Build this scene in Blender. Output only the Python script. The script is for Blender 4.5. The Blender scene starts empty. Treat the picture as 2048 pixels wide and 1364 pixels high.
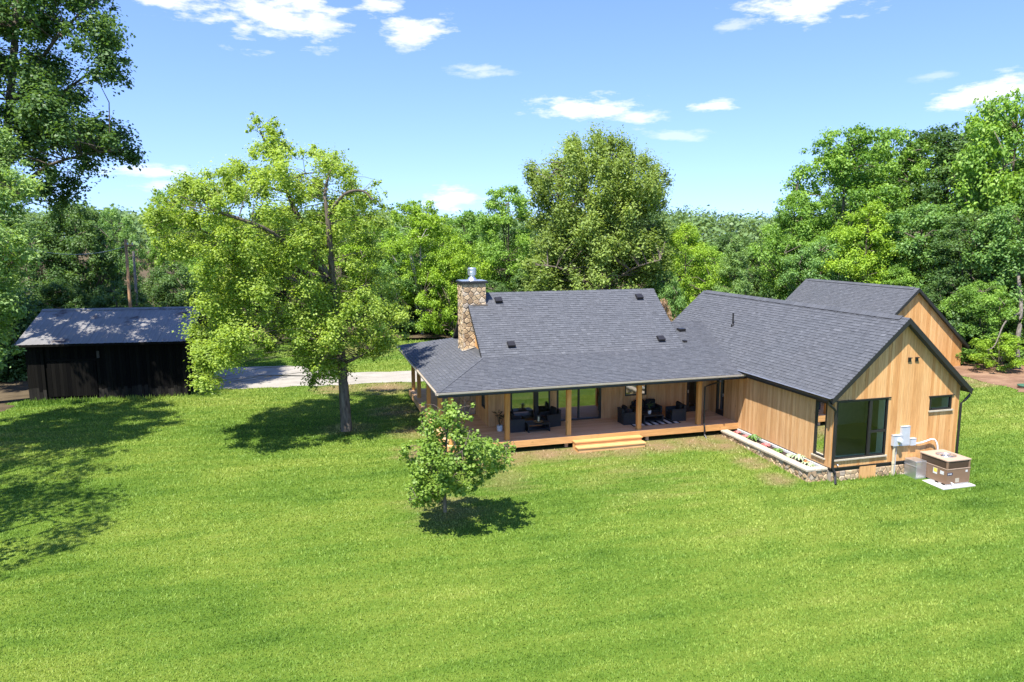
import bpy, math, random
import numpy as np
from mathutils import Vector, Matrix
R = math.radians
rnd = random.Random(7)
SC = bpy.context.scene
COL = SC.collection

# ------------------------------------------------------------------ camera, sky, sun, exposure
CH, CF, CPITCH, CROLL, CYAW = 9.05, 1444.6, 0.1433, -0.0034, 0.2745
cy_, sy_, ct_, st_ = math.cos(CYAW), math.sin(CYAW), math.cos(CPITCH), math.sin(CPITCH)
FWD = Vector((sy_ * ct_, cy_ * ct_, -st_)); RGT = Vector((cy_, -sy_, 0)); UPV = RGT.cross(FWD)
c_, s_ = math.cos(CROLL), math.sin(CROLL)
RGT, UPV = c_ * RGT + s_ * UPV, -s_ * RGT + c_ * UPV
cam_d = bpy.data.cameras.new('camera')
cam = bpy.data.objects.new('camera', cam_d); COL.objects.link(cam)
cam_d.sensor_width = 36; cam_d.lens = 36 * CF / 2048; cam_d.clip_start = 0.1; cam_d.clip_end = 3000
M3 = Matrix((RGT, UPV, -FWD)).transposed()
cam.matrix_world = Matrix.Translation((0, 0, CH)) @ M3.to_4x4()
SC.camera = cam

SUN_EL, SUN_AZ = R(62.5), R(43)        # the sun's light travels towards +Y turned 43 degrees to +X
sun_d = bpy.data.lights.new('sun', 'SUN'); sun_d.energy = 3.4; sun_d.angle = R(0.55); sun_d.color = (1.0, 0.955, 0.88)
sun = bpy.data.objects.new('sun', sun_d); COL.objects.link(sun)
sdir = Vector((math.sin(SUN_AZ) * math.cos(SUN_EL), math.cos(SUN_AZ) * math.cos(SUN_EL), -math.sin(SUN_EL)))
sun.rotation_euler = sdir.to_track_quat('-Z', 'Y').to_euler(); sun.location = (-20, -20, 60)

world = bpy.data.worlds.new('World'); SC.world = world; world.use_nodes = True
WN = world.node_tree; WN.nodes.clear()
def wn(t, **kw):
    n = WN.nodes.new(t)
    for k, v in kw.items(): setattr(n, k, v)
    return n
def wmath(op, a, b=None, c=None, clamp=False):
    n = wn('ShaderNodeMath', operation=op, use_clamp=clamp)
    for i, v in enumerate((a, b, c)):
        if v is None: continue
        if isinstance(v, (int, float)): n.inputs[i].default_value = v
        else: WN.links.new(v, n.inputs[i])
    return n.outputs[0]
sky = wn('ShaderNodeTexSky', sky_type='NISHITA', sun_disc=False, sun_elevation=SUN_EL, sun_rotation=math.pi + SUN_AZ,
         altitude=200, air_density=1.0, dust_density=0.25, ozone_density=2.2)
vm_ = wn('ShaderNodeVectorMath', operation='MULTIPLY_ADD'); tc0 = wn('ShaderNodeTexCoord'); WN.links.new(tc0.outputs['Generated'], vm_.inputs[0])
vm_.inputs[1].default_value = (1, 1, .80); vm_.inputs[2].default_value = (0, 0, .115); vn_ = wn('ShaderNodeVectorMath', operation='NORMALIZE'); WN.links.new(vm_.outputs[0], vn_.inputs[0]); WN.links.new(vn_.outputs[0], sky.inputs[0])
hs = wn('ShaderNodeHueSaturation'); hs.inputs['Saturation'].default_value = 1.14; hs.inputs['Value'].default_value = 0.84; hs.inputs['Hue'].default_value = 0.508
tn = wn('ShaderNodeMix', data_type='RGBA', blend_type='MULTIPLY'); tn.inputs[0].default_value = 1; tn.inputs[7].default_value = (.72, .70, .77, 1)
WN.links.new(sky.outputs[0], tn.inputs[6]); WN.links.new(tn.outputs[2], hs.inputs['Color'])
tc = wn('ShaderNodeTexCoord'); sep = wn('ShaderNodeSeparateXYZ'); WN.links.new(tc.outputs['Generated'], sep.inputs[0])
az = wmath('ARCTAN2', sep.outputs[0], sep.outputs[1]); el = wmath('ARCSINE', sep.outputs[2])
comb = wn('ShaderNodeCombineXYZ'); WN.links.new(wmath('MULTIPLY', az, 9.0), comb.inputs[0]); WN.links.new(wmath('MULTIPLY', el, 30.0), comb.inputs[1])
nz = wn('ShaderNodeTexNoise'); nz.inputs['Scale'].default_value = 2.0; nz.inputs['Detail'].default_value = 8; nz.inputs['Roughness'].default_value = 0.62
WN.links.new(comb.outputs[0], nz.inputs['Vector'])
nzv = wmath('MULTIPLY_ADD', nz.outputs[0], 3.4, -1.85)
# small fair-weather clouds: azimuth, elevation (degrees), half widths, density
def cloud(px, py, wx, wy, dn):
    v = FWD + RGT * ((px - 1024) / CF) - UPV * ((py - 682) / CF); v.normalize()
    return (math.degrees(math.atan2(v.x, v.y)), math.degrees(math.asin(v.z)), math.degrees(wx / CF), math.degrees(wy / CF), dn)
CLOUDS = [cloud(*c) for c in ((560, 25, 150, 62, 1), (350, -8, 120, 34, .95), (640, 48, 60, 28, .7), (755, 8, 58, 26, .9), (835, 62, 98, 33, .9), (965, 140, 62, 16, .5), (1620, 6, 130, 38, 1), (1475, 50, 40, 14, .45),
          (1165, 212, 118, 26, 1), (1275, 236, 62, 20, .75), (1430, 212, 66, 15, .85), (1350, 270, 75, 14, .4), (1985, 190, 105, 34, 1), (310, 345, 105, 17, .75), (340, 372, 80, 15, .55), (905, 400, 85, 28, .8), (1880, 150, 40, 10, .3))] + [
          (75, 12, 6, 1.4, .9), (100, 22, 7, 2.2, .9), (150, 15, 7, 1.8, .9), (-60, 14, 6, 1.5, .9), (-100, 20, 8, 2.4, .9), (-150, 12, 7, 1.4, .9)]
cl = None
for a, e, ra, re, dn in CLOUDS:
    da = wmath('DIVIDE', wmath('SUBTRACT', az, R(a)), R(ra)); de = wmath('DIVIDE', wmath('SUBTRACT', el, R(e)), R(re))
    d2 = wmath('SQRT', wmath('ADD', wmath('MULTIPLY', da, da), wmath('MULTIPLY', de, de)))
    m = wmath('MULTIPLY', wmath('SMOOTH_MIN', wmath('MULTIPLY', wmath('ADD', wmath('SUBTRACT', 1.0, d2), nzv), 1.5, clamp=True), 1.0, 0.3), dn, clamp=True)
    m = wmath('MULTIPLY', m, wmath('SUBTRACT', 1.75, d2, clamp=True))
    cl = m if cl is None else wmath('MAXIMUM', cl, m)
mixc = wn('ShaderNodeMix', data_type='RGBA'); WN.links.new(cl, mixc.inputs[0]); WN.links.new(hs.outputs[0], mixc.inputs[6])
mixc.inputs[7].default_value = (2.7, 2.72, 2.76, 1)
bg = wn('ShaderNodeBackground'); bg.inputs[1].default_value = 0.15
WN.links.new(mixc.outputs[2], bg.inputs[0]); wo = wn('ShaderNodeOutputWorld'); WN.links.new(bg.outputs[0], wo.inputs[0])

SC.view_settings.view_transform = 'Standard'; SC.view_settings.look = 'None'
SC.view_settings.exposure = 1.68; SC.view_settings.gamma = 1; SC.view_settings.use_curve_mapping = False
SC.render.engine = 'CYCLES'
SC.cycles.max_bounces = 8; SC.cycles.diffuse_bounces = 7; SC.cycles.glossy_bounces = 3; SC.cycles.transmission_bounces = 4
SC.cycles.transparent_max_bounces = 6; SC.cycles.use_denoising = True

def spot(px, d, py=475):
    """a point d metres ahead of the photographer on the sight line of a photo column/row"""
    d, px, py = float(d), float(px), float(py)
    return Vector((0, 0, CH)) + d * (FWD + RGT * ((px - 1024) / CF) - UPV * ((py - 682) / CF))

def ground_z(x, y):
    t = 28.2 - y
    sp = t if t > 6 else 0.8 * math.log1p(math.exp(t / 0.8))
    z = -0.045 * sp
    r = math.hypot(x, y)
    if r > 110: z += (r - 110) * 0.022
    return z

# ------------------------------------------------------------------ materials
def new_mat(name):
    m = bpy.data.materials.new(name); m.use_nodes = True
    nt = m.node_tree; nt.nodes.clear()
    return m, nt
class NT:
    def __init__(s, nt): s.nt = nt
    def n(s, t, ins=None, **kw):
        nd = s.nt.nodes.new(t)
        for k, v in kw.items(): setattr(nd, k, v)
        for k, v in (ins or {}).items():
            if hasattr(v, 'is_output') or isinstance(v, bpy.types.NodeSocket): s.nt.links.new(v, nd.inputs[k])
            else: nd.inputs[k].default_value = v
        return nd
    def math(s, op, a, b=0.0, c=0.0, clamp=False): return s.n('ShaderNodeMath', {0: a, 1: b, 2: c}, operation=op, use_clamp=clamp).outputs[0]
    def noise(s, vec, scale, detail=4, rough=.55): return s.n('ShaderNodeTexNoise', {'Vector': vec, 'Scale': scale, 'Detail': detail, 'Roughness': rough}).outputs[0]
    def mapv(s, vec, sc): return s.n('ShaderNodeMapping', {'Vector': vec, 'Scale': sc}).outputs[0]
    def pos(s): return s.n('ShaderNodeNewGeometry').outputs['Position']
    def mix(s, f, a, b, bt='MIX'):
        return s.n('ShaderNodeMix', {0: f, 6: a, 7: b}, data_type='RGBA', blend_type=bt).outputs[2]
    def ramp(s, f, stops):
        nd = s.n('ShaderNodeValToRGB', {0: f}); cr = nd.color_ramp
        while len(cr.elements) < len(stops): cr.elements.new(0.5)
        for e, (p, c) in zip(cr.elements, stops): e.position = p; e.color = c if len(c) == 4 else (*c, 1)
        return nd.outputs[0]
    def attr(s, name): return s.n('ShaderNodeAttribute', attribute_name=name).outputs['Fac']
    def rand(s): return s.n('ShaderNodeObjectInfo').outputs['Random']
    def bsdf(s, col, rough=.6, metal=0, spec=.4, bump=None, bd=.02, bs=.5):
        i = {'Base Color': col, 'Roughness': rough, 'Metallic': metal, 'Specular IOR Level': spec}
        if bump is not None: i['Normal'] = s.n('ShaderNodeBump', {'Height': bump, 'Distance': bd, 'Strength': bs}).outputs[0]
        return s.n('ShaderNodeBsdfPrincipled', i).outputs[0]
    def out(s, sh): s.n('ShaderNodeOutputMaterial', {0: sh})
def c4(c): return (*c, 1)

def plain(name, col, rough=.6, metal=0, spec=.4, var=.12, scale=6):
    m, nt = new_mat(name); N = NT(nt)
    v = N.noise(N.pos(), scale, 5)
    col2 = N.mix(N.math('MULTIPLY', v, 1.0), c4(tuple(x * (1 - var * 1.6) for x in col)), c4(tuple(x * (1 + var) for x in col)))
    N.out(N.bsdf(col2, rough, metal, spec, v, .004, .4)); return m
def wood(name, a, b, c, stretch, rough=.65, knots=True, spec=.3):
    m, nt = new_mat(name); N = NT(nt)
    p = N.pos(); r = N.rand()
    off = N.n('ShaderNodeVectorMath', {0: p, 1: N.n('ShaderNodeCombineXYZ', {0: N.math('MULTIPLY', r, 31.), 1: N.math('MULTIPLY', r, 17.), 2: N.math('MULTIPLY', r, 47.)}).outputs[0]}, operation='ADD').outputs[0]
    g = N.noise(N.mapv(off, stretch), 1.0, 7, .65)
    base = N.ramp(r, [(0.0, a), (.45, b), (1.0, c)])
    col = N.mix(N.math('MULTIPLY_ADD', g, 2.4, -.75, True), N.mix(1.0, base, (.76, .68, .58, 1), 'MULTIPLY'), N.mix(1.0, base, (1.22, 1.17, 1.06, 1), 'MULTIPLY'))
    w = N.noise(N.mapv(p, (.55, .55, .35)), 1.0, 3)
    col = N.mix(N.math('MULTIPLY_ADD', w, 1.6, -.55, True), col, N.mix(1.0, col, (1.16, 1.14, 1.12, 1), 'MULTIPLY'))
    if knots:
        k = N.n('ShaderNodeTexVoronoi', {'Vector': N.mapv(off, tuple(4.2 if q > 5 else 1.5 for q in stretch)), 'Scale': 1.0}).outputs['Distance']
        kk = N.math('SUBTRACT', 1.0, N.math('MULTIPLY', k, 9.0), 0, True)
        col = N.mix(N.math('MULTIPLY', kk, .75), col, (.09, .045, .016, 1))
    N.out(N.bsdf(col, rough, 0, spec, g, .004, .5)); return m

MT = {}
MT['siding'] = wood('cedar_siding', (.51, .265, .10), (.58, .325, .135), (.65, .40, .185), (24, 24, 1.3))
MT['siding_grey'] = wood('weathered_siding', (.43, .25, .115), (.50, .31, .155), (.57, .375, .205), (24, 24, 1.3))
MT['post'] = wood('post_timber', (.50, .245, .07), (.57, .29, .09), (.63, .35, .125), (16, 16, 1.1))
MT['fresh'] = wood('fresh_timber', (.52, .29, .115), (.58, .345, .15), (.64, .41, .20), (1.2, 20, 20))
MT['deck'] = wood('deck_timber', (.56, .385, .25), (.62, .445, .30), (.67, .505, .355), (1.1, 22, 22), knots=False)
MT['barnwood'] = wood('black_barn_boards', (.003, .003, .0035), (.005, .005, .005), (.009, .0088, .0085), (22, 22, 1.2), .95, False, .08)
MT['barngrey'] = wood('worn_barn_foot', (.012, .0117, .012), (.02, .0195, .0195), (.034, .032, .031), (22, 22, 1.2), .95, False, .08)
MT['ceiling'] = wood('pale_ceiling_boards', (.55, .42, .28), (.62, .48, .33), (.68, .54, .38), (1.2, 20, 20), knots=False)
MT['black'] = plain('black_metal', (.018, .016, .015), .42, 0, .5)
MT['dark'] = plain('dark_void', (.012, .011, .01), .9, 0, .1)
MT['soffit'] = plain('dark_soffit', (.045, .038, .032), .7)
MT['gutter'] = plain('beige_gutter', (.46, .40, .32), .4, 0, .5)
MT['metal'] = plain('galvanised_metal', (.62, .64, .66), .34, .85, .5)
MT['white'] = plain('white_paint', (.60, .60, .58), .5)
MT['jamb'] = plain('window_jamb', (.80, .88, .78), .5)
MT['inner'] = plain('inner_wall', (.64, .60, .52), .8)
MT['innerfloor'] = plain('inner_floor', (.46, .32, .20), .5)
MT['mortar'] = plain('mortar', (.36, .31, .25), .9, var=.2)
MT['concrete'] = plain('pale_concrete', (.46, .44, .41), .85)
MT['grey'] = plain('grey_enamel', (.46, .48, .50), .4)
MT['brown'] = plain('brown_enamel', (.22, .135, .085), .42, var=.05)
MT['browntop'] = plain('brown_top', (.42, .30, .22), .5, var=.05)
MT['browndark'] = plain('brown_louvre', (.085, .055, .036), .5)
MT['pvc'] = plain('tan_pipe', (.56, .48, .32), .5)
MT['flex'] = plain('pale_conduit', (.66, .65, .63), .5)
MT['wicker'] = None
MT['cushion'] = plain('black_cushion', (.012, .012, .013), .9, scale=30)
MT['soil'] = plain('planting_soil', (.045, .030, .024), .95, var=.4, scale=14)
MT['cap'] = plain('pale_capstone', (.46, .40, .30), .85, var=.2, scale=9)
MT['green'] = plain('green_lid', (.05, .13, .075), .6)
MT['yellow'] = plain('yellow_label', (.75, .58, .08), .6)
MT['navy'] = plain('navy_badge', (.02, .03, .09), .5)
MT['pole'] = plain('pole_timber', (.38, .22, .11), .85, var=.3, scale=5)
MT['pale_stucco'] = plain('greyed_pole', (.20, .17, .14), .9, var=.3)
MT['rug_white'] = plain('rug_white', (.74, .73, .70), .95, scale=40)
MT['wax'] = plain('cream_candle', (.72, .66, .42), .5)
MT['tray'] = plain('woven_tray', (.34, .24, .12), .7, scale=40)
MT['leafblack'] = plain('dark_houseplant', (.022, .034, .014), .6)
MT['leafgreen'] = plain('green_leaf', (.10, .20, .035), .55)
MT['leafpale'] = plain('pale_leaf', (.36, .44, .24), .6)
MT['pink'] = plain('pink_leaf', (.46, .15, .14), .6)
MT['orange'] = plain('orange_flower', (.62, .24, .05), .6)

m, nt = new_mat('wicker'); N = NT(nt)
ch = N.n('ShaderNodeTexChecker', {'Vector': N.pos(), 'Scale': 42., 'Color1': (.011, .012, .013, 1), 'Color2': (.030, .031, .034, 1)})
N.out(N.bsdf(ch.outputs[0], .55, 0, .4, ch.outputs[1], .004, .6)); MT['wicker'] = m

m, nt = new_mat('shingles'); N = NT(nt)
t = N.attr('tint'); p = N.pos()
base = N.ramp(t, [(0, (.058, .062, .070)), (.35, (.073, .078, .088)), (.7, (.090, .0955, .107)), (1, (.114, .120, .132))])
gr = N.noise(p, 90, 3, .7); big = N.noise(N.mapv(p, (.5, .5, .5)), 1.0, 4)
base = N.mix(N.math('MULTIPLY_ADD', gr, 1.8, -.4, True), N.mix(1., base, (.72, .72, .73, 1), 'MULTIPLY'), N.mix(1., base, (1.25, 1.24, 1.22, 1), 'MULTIPLY'))
base = N.mix(N.math('MULTIPLY_ADD', big, 1.5, -.5, True), base, N.mix(1., base, (1.12, 1.08, 1.05, 1), 'MULTIPLY'))
N.out(N.bsdf(base, .85, 0, .35, gr, .003, .4)); MT['shingle'] = m

m, nt = new_mat('field_stone'); N = NT(nt)
r = N.rand(); p = N.pos(); v = N.noise(p, 9, 6, .65)
base = N.ramp(r, [(0, (.27, .19, .115)), (.25, (.40, .295, .19)), (.5, (.52, .41, .27)), (.72, (.44, .33, .20)), (.88, (.58, .49, .37)), (1, (.33, .285, .24))])
base = N.mix(N.math('MULTIPLY_ADD', v, 2.2, -.6, True), N.mix(1., base, (.62, .56, .5, 1), 'MULTIPLY'), N.mix(1., base, (1.2, 1.16, 1.1, 1), 'MULTIPLY'))
N.out(N.bsdf(base, .88, 0, .2, v, .02, .6)); MT['stone'] = m

m, nt = new_mat('barn_tin'); N = NT(nt)
p = N.pos(); v = N.noise(N.mapv(p, (.8, .5, 1)), 1.0, 6, .6); st = N.noise(N.mapv(p, (5, .6, .6)), 1.0, 4)
rust = N.noise(N.mapv(p, (.55, .9, .9)), 1.0, 7, .6)
base = N.mix(v, (.15, .145, .135, 1), (.27, .26, .245, 1)); base = N.mix(N.math('MULTIPLY_ADD', st, 2., -.8, True), base, (.22, .20, .19, 1))
base = N.mix(N.math('MULTIPLY_ADD', rust, 12., -6.9, True), base, (.055, .032, .022, 1))
N.out(N.bsdf(base, .5, .25, .5, v, .01, .3)); MT['tin'] = m

def glass_mat(name, ior, add):
    m, nt = new_mat(name); N = NT(nt)
    tr = N.n('ShaderNodeBsdfTransparent', {'Color': (.80, .86, .82, 1)}).outputs[0]
    gl = N.n('ShaderNodeBsdfGlossy', {'Color': (.92, .95, .95, 1), 'Roughness': .015}).outputs[0]
    fr = N.n('ShaderNodeFresnel', {'IOR': ior}).outputs[0]
    N.out(N.n('ShaderNodeMixShader', {0: N.math('MULTIPLY_ADD', fr, 1.0, add, True), 1: tr, 2: gl}).outputs[0]); return m
MT['glass'] = glass_mat('window_glass', 1.45, .03); MT['coated_glass'] = glass_mat('coated_glass', 1.7, .30)

def bark(name, a, b):
    m, nt = new_mat(name); N = NT(nt); p = N.pos()
    v = N.noise(N.mapv(p, (9, 9, 1.6)), 1.0, 6, .65)
    N.out(N.bsdf(N.ramp(v, [(.3, a), (.7, b)]), .9, 0, .2, v, .05, .8)); return m
MT['bark'] = bark('brown_bark', (.055, .042, .032), (.20, .165, .125))
MT['bark_grey'] = bark('grey_bark', (.075, .062, .05), (.27, .235, .195))
MT['bark_pale'] = bark('pale_bark', (.16, .14, .115), (.48, .45, .40))

LEAFK = 1.95
def leafmat(name, dark, mid, light, trans=.42, gloss=.32):
    m, nt = new_mat(name); N = NT(nt)
    t = N.attr('tint'); r = N.rand(); w = N.noise(N.mapv(N.pos(), (.22, .22, .22)), 1.0, 3)
    dark, mid, light = [tuple(min(.9, x * LEAFK) for x in (c[0] * 1.02, c[1], c[2] * 1.05)) for c in (dark, mid, light)]
    f = N.math('ADD', N.math('ADD', N.math('MULTIPLY', t, .75), N.math('MULTIPLY_ADD', w, .5, -.16)), N.math('MULTIPLY_ADD', r, .12, -.06), 0, True)
    base = N.ramp(f, [(.05, dark), (.5, mid), (.95, light)])
    d = N.bsdf(base, .5, 0, gloss)
    tl = N.n('ShaderNodeBsdfTranslucent', {'Color': N.mix(1., base, (1.2, 1.2, .55, 1), 'MULTIPLY')}).outputs[0]
    N.out(N.n('ShaderNodeMixShader', {0: trans, 1: d, 2: tl}).outputs[0]); return m
LM = {
 'birch': leafmat('leaf_birch', (.098, .146, .024), (.165, .23, .036), (.25, .31, .062), trans=.48),
 'redbud': leafmat('leaf_redbud', (.068, .118, .016), (.112, .178, .025), (.185, .25, .055), gloss=.4),
 'olive': leafmat('leaf_olive', (.08, .115, .026), (.13, .18, .038), (.205, .26, .062)),
 'mid': leafmat('leaf_mid', (.058, .118, .022), (.11, .195, .030), (.19, .28, .05)),
 'dark': leafmat('leaf_dark', (.028, .062, .018), (.052, .098, .025), (.10, .155, .042)),
 'lime': leafmat('leaf_lime', (.085, .145, .016), (.15, .235, .022), (.24, .32, .035)),
 'bluegreen': leafmat('leaf_bluegreen', (.052, .108, .028), (.094, .172, .042), (.17, .255, .07)),
 'pale': leafmat('leaf_pale', (.075, .13, .035), (.135, .21, .06), (.23, .31, .11)),
 'dry': leafmat('leaf_dry', (.13, .085, .05), (.24, .17, .10), (.36, .27, .17)),
 'far': leafmat('leaf_far', (.055, .095, .03), (.08, .13, .04), (.115, .165, .055), .3),
}

def lawn_colour(N):
    """grass colour from the place on the ground: greener and yellower drifts, dry ground by the house and under trees"""
    p = N.pos(); sx = N.n('ShaderNodeSeparateXYZ', {0: p})
    flat = N.n('ShaderNodeCombineXYZ', {0: sx.outputs[0], 1: sx.outputs[1], 2: 0.0}).outputs[0]
    n1 = N.noise(N.mapv(flat, (.10, .16, 1)), 1.0, 4); n2 = N.noise(N.n('ShaderNodeMapping', {'Vector': flat, 'Rotation': (0, 0, .2745), 'Scale': (.28, 1.5, 1)}).outputs[0], 1.0, 5, .6); n3 = N.noise(flat, 7., 3, .7)
    f = N.math('ADD', N.math('MULTIPLY', n1, .75), N.math('ADD', N.math('MULTIPLY', n2, .55), N.math('MULTIPLY_ADD', n3, .30, -.33)), 0, True)
    col = N.ramp(f, [(.26, (.086, .178, .020)), (.42, (.160, .268, .034)), (.58, (.240, .330, .050)), (.78, (.34, .38, .095))])
    dry = None
    for x, y, r, k in DRY:
        dd = N.n('ShaderNodeVectorMath', {0: flat, 1: (x, y, 0)}, operation='DISTANCE').outputs['Value']
        s = N.math('MULTIPLY', N.math('SUBTRACT', 1.0, N.math('DIVIDE', dd, r), 0, True), k)
        dry = s if dry is None else N.math('MAXIMUM', dry, s)
    dm = N.math('MULTIPLY', N.math('ADD', dry, N.math('MULTIPLY_ADD', n2, 1.1, -.62)), 1.5, 0, True)
    dm = N.math('MULTIPLY', dm, N.math('MULTIPLY', dry, 4.0, 0, True))
    return N.mix(dm, col, N.mix(n3, (.31, .22, .11, 1), (.44, .33, .18, 1))), n3
DRY = [(6 + 1.7 * i, 28.0, 1.9, .8) for i in range(8)] + [(17.3, 27, 1.5, .7), (17.2, 25, 1.2, .7), (17.1, 23, 1.1, .7), (16.6, 27.6, 1.4, .8), (4.6, 29.5, 2.2, .65), (4.8, 33, 2.2, .6), (4.4, 37, 2.6, .6),
       (4.4, 43.4, 2.6, .9), (1.5, 43.8, 2.4, .7), (4.2, 23.4, 2.6, .42), (6.8, 25.6, 2.2, .42), (1.5, 34.6, 2.4, .35), (-14, 36, 6, .22), (39.5, 34.5, 2.4, .6), (4, 60, 8, .32), (12, 24.5, 4.5, .22)]
m, nt = new_mat('lawn_ground'); N = NT(nt); c, n3 = lawn_colour(N)
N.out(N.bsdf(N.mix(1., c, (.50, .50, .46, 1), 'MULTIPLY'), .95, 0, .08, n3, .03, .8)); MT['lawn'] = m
m, nt = new_mat('grass_blades'); N = NT(nt); c, n3 = lawn_colour(N)
r = N.attr('tint'); c = N.mix(N.math('MULTIPLY', r, 1.0), N.mix(1., c, (.62, .72, .55, 1), 'MULTIPLY'), N.mix(1., c, (1.6, 1.42, 1.9, 1), 'MULTIPLY'))
d = N.bsdf(c, .55, 0, .25); tl = N.n('ShaderNodeBsdfTranslucent', {'Color': N.mix(1., c, (1.2, 1.2, .7, 1), 'MULTIPLY')}).outputs[0]
N.out(N.n('ShaderNodeMixShader', {0: .35, 1: d, 2: tl}).outputs[0]); MT['blade'] = m
def ground_mat(name, a, b, c, sc=3.):
    m, nt = new_mat(name); N = NT(nt); p = N.pos()
    v = N.noise(N.mapv(p, (sc * .2, sc * .35, sc)), 1.0, 6, .6); w = N.noise(p, sc * 8, 4, .7)
    N.out(N.bsdf(N.ramp(N.math('ADD', N.math('MULTIPLY', v, .65), N.math('MULTIPLY', w, .35)), [(.32, a), (.5, b), (.68, c)]), .95, 0, .1, w, .03, .7)); return m
MT['gravel'] = ground_mat('pale_gravel', (.235, .215, .18), (.31, .285, .24), (.38, .355, .305))
MT['dirt'] = ground_mat('red_dirt', (.13, .075, .045), (.21, .125, .078), (.31, .20, .125))
MT['litter'] = ground_mat('leaf_litter', (.045, .035, .022), (.09, .068, .04), (.15, .115, .07))

# ------------------------------------------------------------------ mesh and object helpers
class MB:
    def __init__(s): s.v = []; s.f = []; s.t = []
    def add(s, vs, fs, t=None):
        b = len(s.v); s.v += [tuple(v) for v in vs]; s.f += [tuple(b + i for i in f) for f in fs]
        s.t += [0.5 if t is None else t] * len(vs); return s
    def box(s, x0, y0, z0, x1, y1, z1):
        return s.add([(x0, y0, z0), (x1, y0, z0), (x1, y1, z0), (x0, y1, z0), (x0, y0, z1), (x1, y0, z1), (x1, y1, z1), (x0, y1, z1)],
                     [(3, 2, 1, 0), (4, 5, 6, 7), (0, 1, 5, 4), (1, 2, 6, 5), (2, 3, 7, 6), (3, 0, 4, 7)])
    def bevbox(s, x0, y0, z0, x1, y1, z1, b=.03):
        """a box with its upper edges and upright edges eased"""
        def ring(z, k): return [(x0 + k + b, y0 + k, z), (x1 - k - b, y0 + k, z), (x1 - k, y0 + k + b, z), (x1 - k, y1 - k - b, z), (x1 - k - b, y1 - k, z), (x0 + k + b, y1 - k, z), (x0 + k, y1 - k - b, z), (x0 + k, y0 + k + b, z)]
        vs = ring(z0, 0) + ring(z1 - b, 0) + ring(z1, b)
        fs = [tuple(range(7, -1, -1)), tuple(range(16, 24))]
        for k in (0, 8): fs += [(k + i, k + (i + 1) % 8, k + 8 + (i + 1) % 8, k + 8 + i) for i in range(8)]
        return s.add(vs, fs)
    def slab(s, poly, off):
        """a polygon (3-D, counter-clockwise seen from its outside) given thickness by the vector off"""
        n = len(poly); o = Vector(off)
        vs = [Vector(p) for p in poly] + [Vector(p) + o for p in poly]
        return s.add(vs, [tuple(range(n)), tuple(range(2 * n - 1, n - 1, -1))] + [(i, i + n, (i + 1) % n + n, (i + 1) % n) for i in range(n)])
    def tube(s, pts, rs, n=8, cap=True):
        pts = [Vector(p) for p in pts]; rs = rs if hasattr(rs, '__len__') else [rs] * len(pts); b = len(s.v)
        for i, p in enumerate(pts):
            d = (pts[min(i + 1, len(pts) - 1)] - pts[max(i - 1, 0)]).normalized()
            a = d.cross(Vector((0, 0, 1)) if abs(d.z) < .95 else Vector((1, 0, 0))).normalized(); c = d.cross(a)
            for k in range(n):
                t = 2 * math.pi * k / n; s.v.append(tuple(p + rs[i] * (math.cos(t) * a + math.sin(t) * c))); s.t.append(.5)
        for i in range(len(pts) - 1):
            for k in range(n): s.f.append((b + i * n + k, b + (i + 1) * n + k, b + (i + 1) * n + (k + 1) % n, b + i * n + (k + 1) % n))
        if cap: s.f.append(tuple(b + k for k in range(n))); s.f.append(tuple(b + (len(pts) - 1) * n + k for k in range(n - 1, -1, -1)))
        return s
    def lathe(s, c, prof, n=16):
        """rings (radius, z) turned about a vertical axis at c"""
        b = len(s.v)
        for r, z in prof:
            for k in range(n): s.v.append((c[0] + r * math.cos(2 * math.pi * k / n), c[1] + r * math.sin(2 * math.pi * k / n), c[2] + z)); s.t.append(.5)
        for i in range(len(prof) - 1):
            for k in range(n): s.f.append((b + i * n + k, b + i * n + (k + 1) % n, b + (i + 1) * n + (k + 1) % n, b + (i + 1) * n + k))
        s.f.append(tuple(b + k for k in range(n - 1, -1, -1))); s.f.append(tuple(b + (len(prof) - 1) * n + k for k in range(n)))
        return s
WL = {}
def link(o, parent=None, kind=None):
    COL.objects.link(o)
    if parent is not None: o.parent = parent
    WL[o.name] = WL.get(parent.name, Vector()) if parent is not None else Vector()
    if kind: o['kind'] = kind
    return o
def mesh(name, mb, mat, off=Vector(), smooth=False):
    me = bpy.data.meshes.new(name)
    me.from_pydata([(v[0] - off.x, v[1] - off.y, v[2] - off.z) for v in mb.v], [], mb.f)
    if any(t != .5 for t in mb.t):
        at = me.attributes.new('tint', 'FLOAT', 'POINT'); at.data.foreach_set('value', mb.t)
    if mat is not None: me.materials.append(mat)
    if smooth: me.polygons.foreach_set('use_smooth', [True] * len(me.polygons))
    me.update(); return me
def obj(name, mb, mat, parent=None, smooth=False, kind=None, label=None):
    """one mesh object; world coordinates are brought into the frame of the thing it belongs to"""
    off = WL.get(parent.name, Vector()) if parent is not None else Vector()
    o = bpy.data.objects.new(name, mesh(name, mb, MT[mat] if isinstance(mat, str) else mat, off, smooth))
    link(o, parent, kind)
    if label: o['label'] = label
    return o
def tag(o, label, cat, group=None):
    o['label'] = label; o['category'] = cat
    if group: o['group'] = group
    return o
def thing(name, label, cat, loc, group=None, rot=0, local=False):
    o = bpy.data.objects.new(name, None); COL.objects.link(o); o.location = loc; o.rotation_euler = (0, 0, rot); o.empty_display_size = .3
    WL[o.name] = Vector() if local else Vector(loc)
    return tag(o, label, cat, group)
def solo(name, mb, mat, label, cat, loc, group=None, smooth=False):
    """a thing that is one mesh, its origin at loc"""
    o = bpy.data.objects.new(name, mesh(name, mb, MT[mat], Vector(loc), smooth)); COL.objects.link(o); o.location = loc
    return tag(o, label, cat, group)
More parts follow.
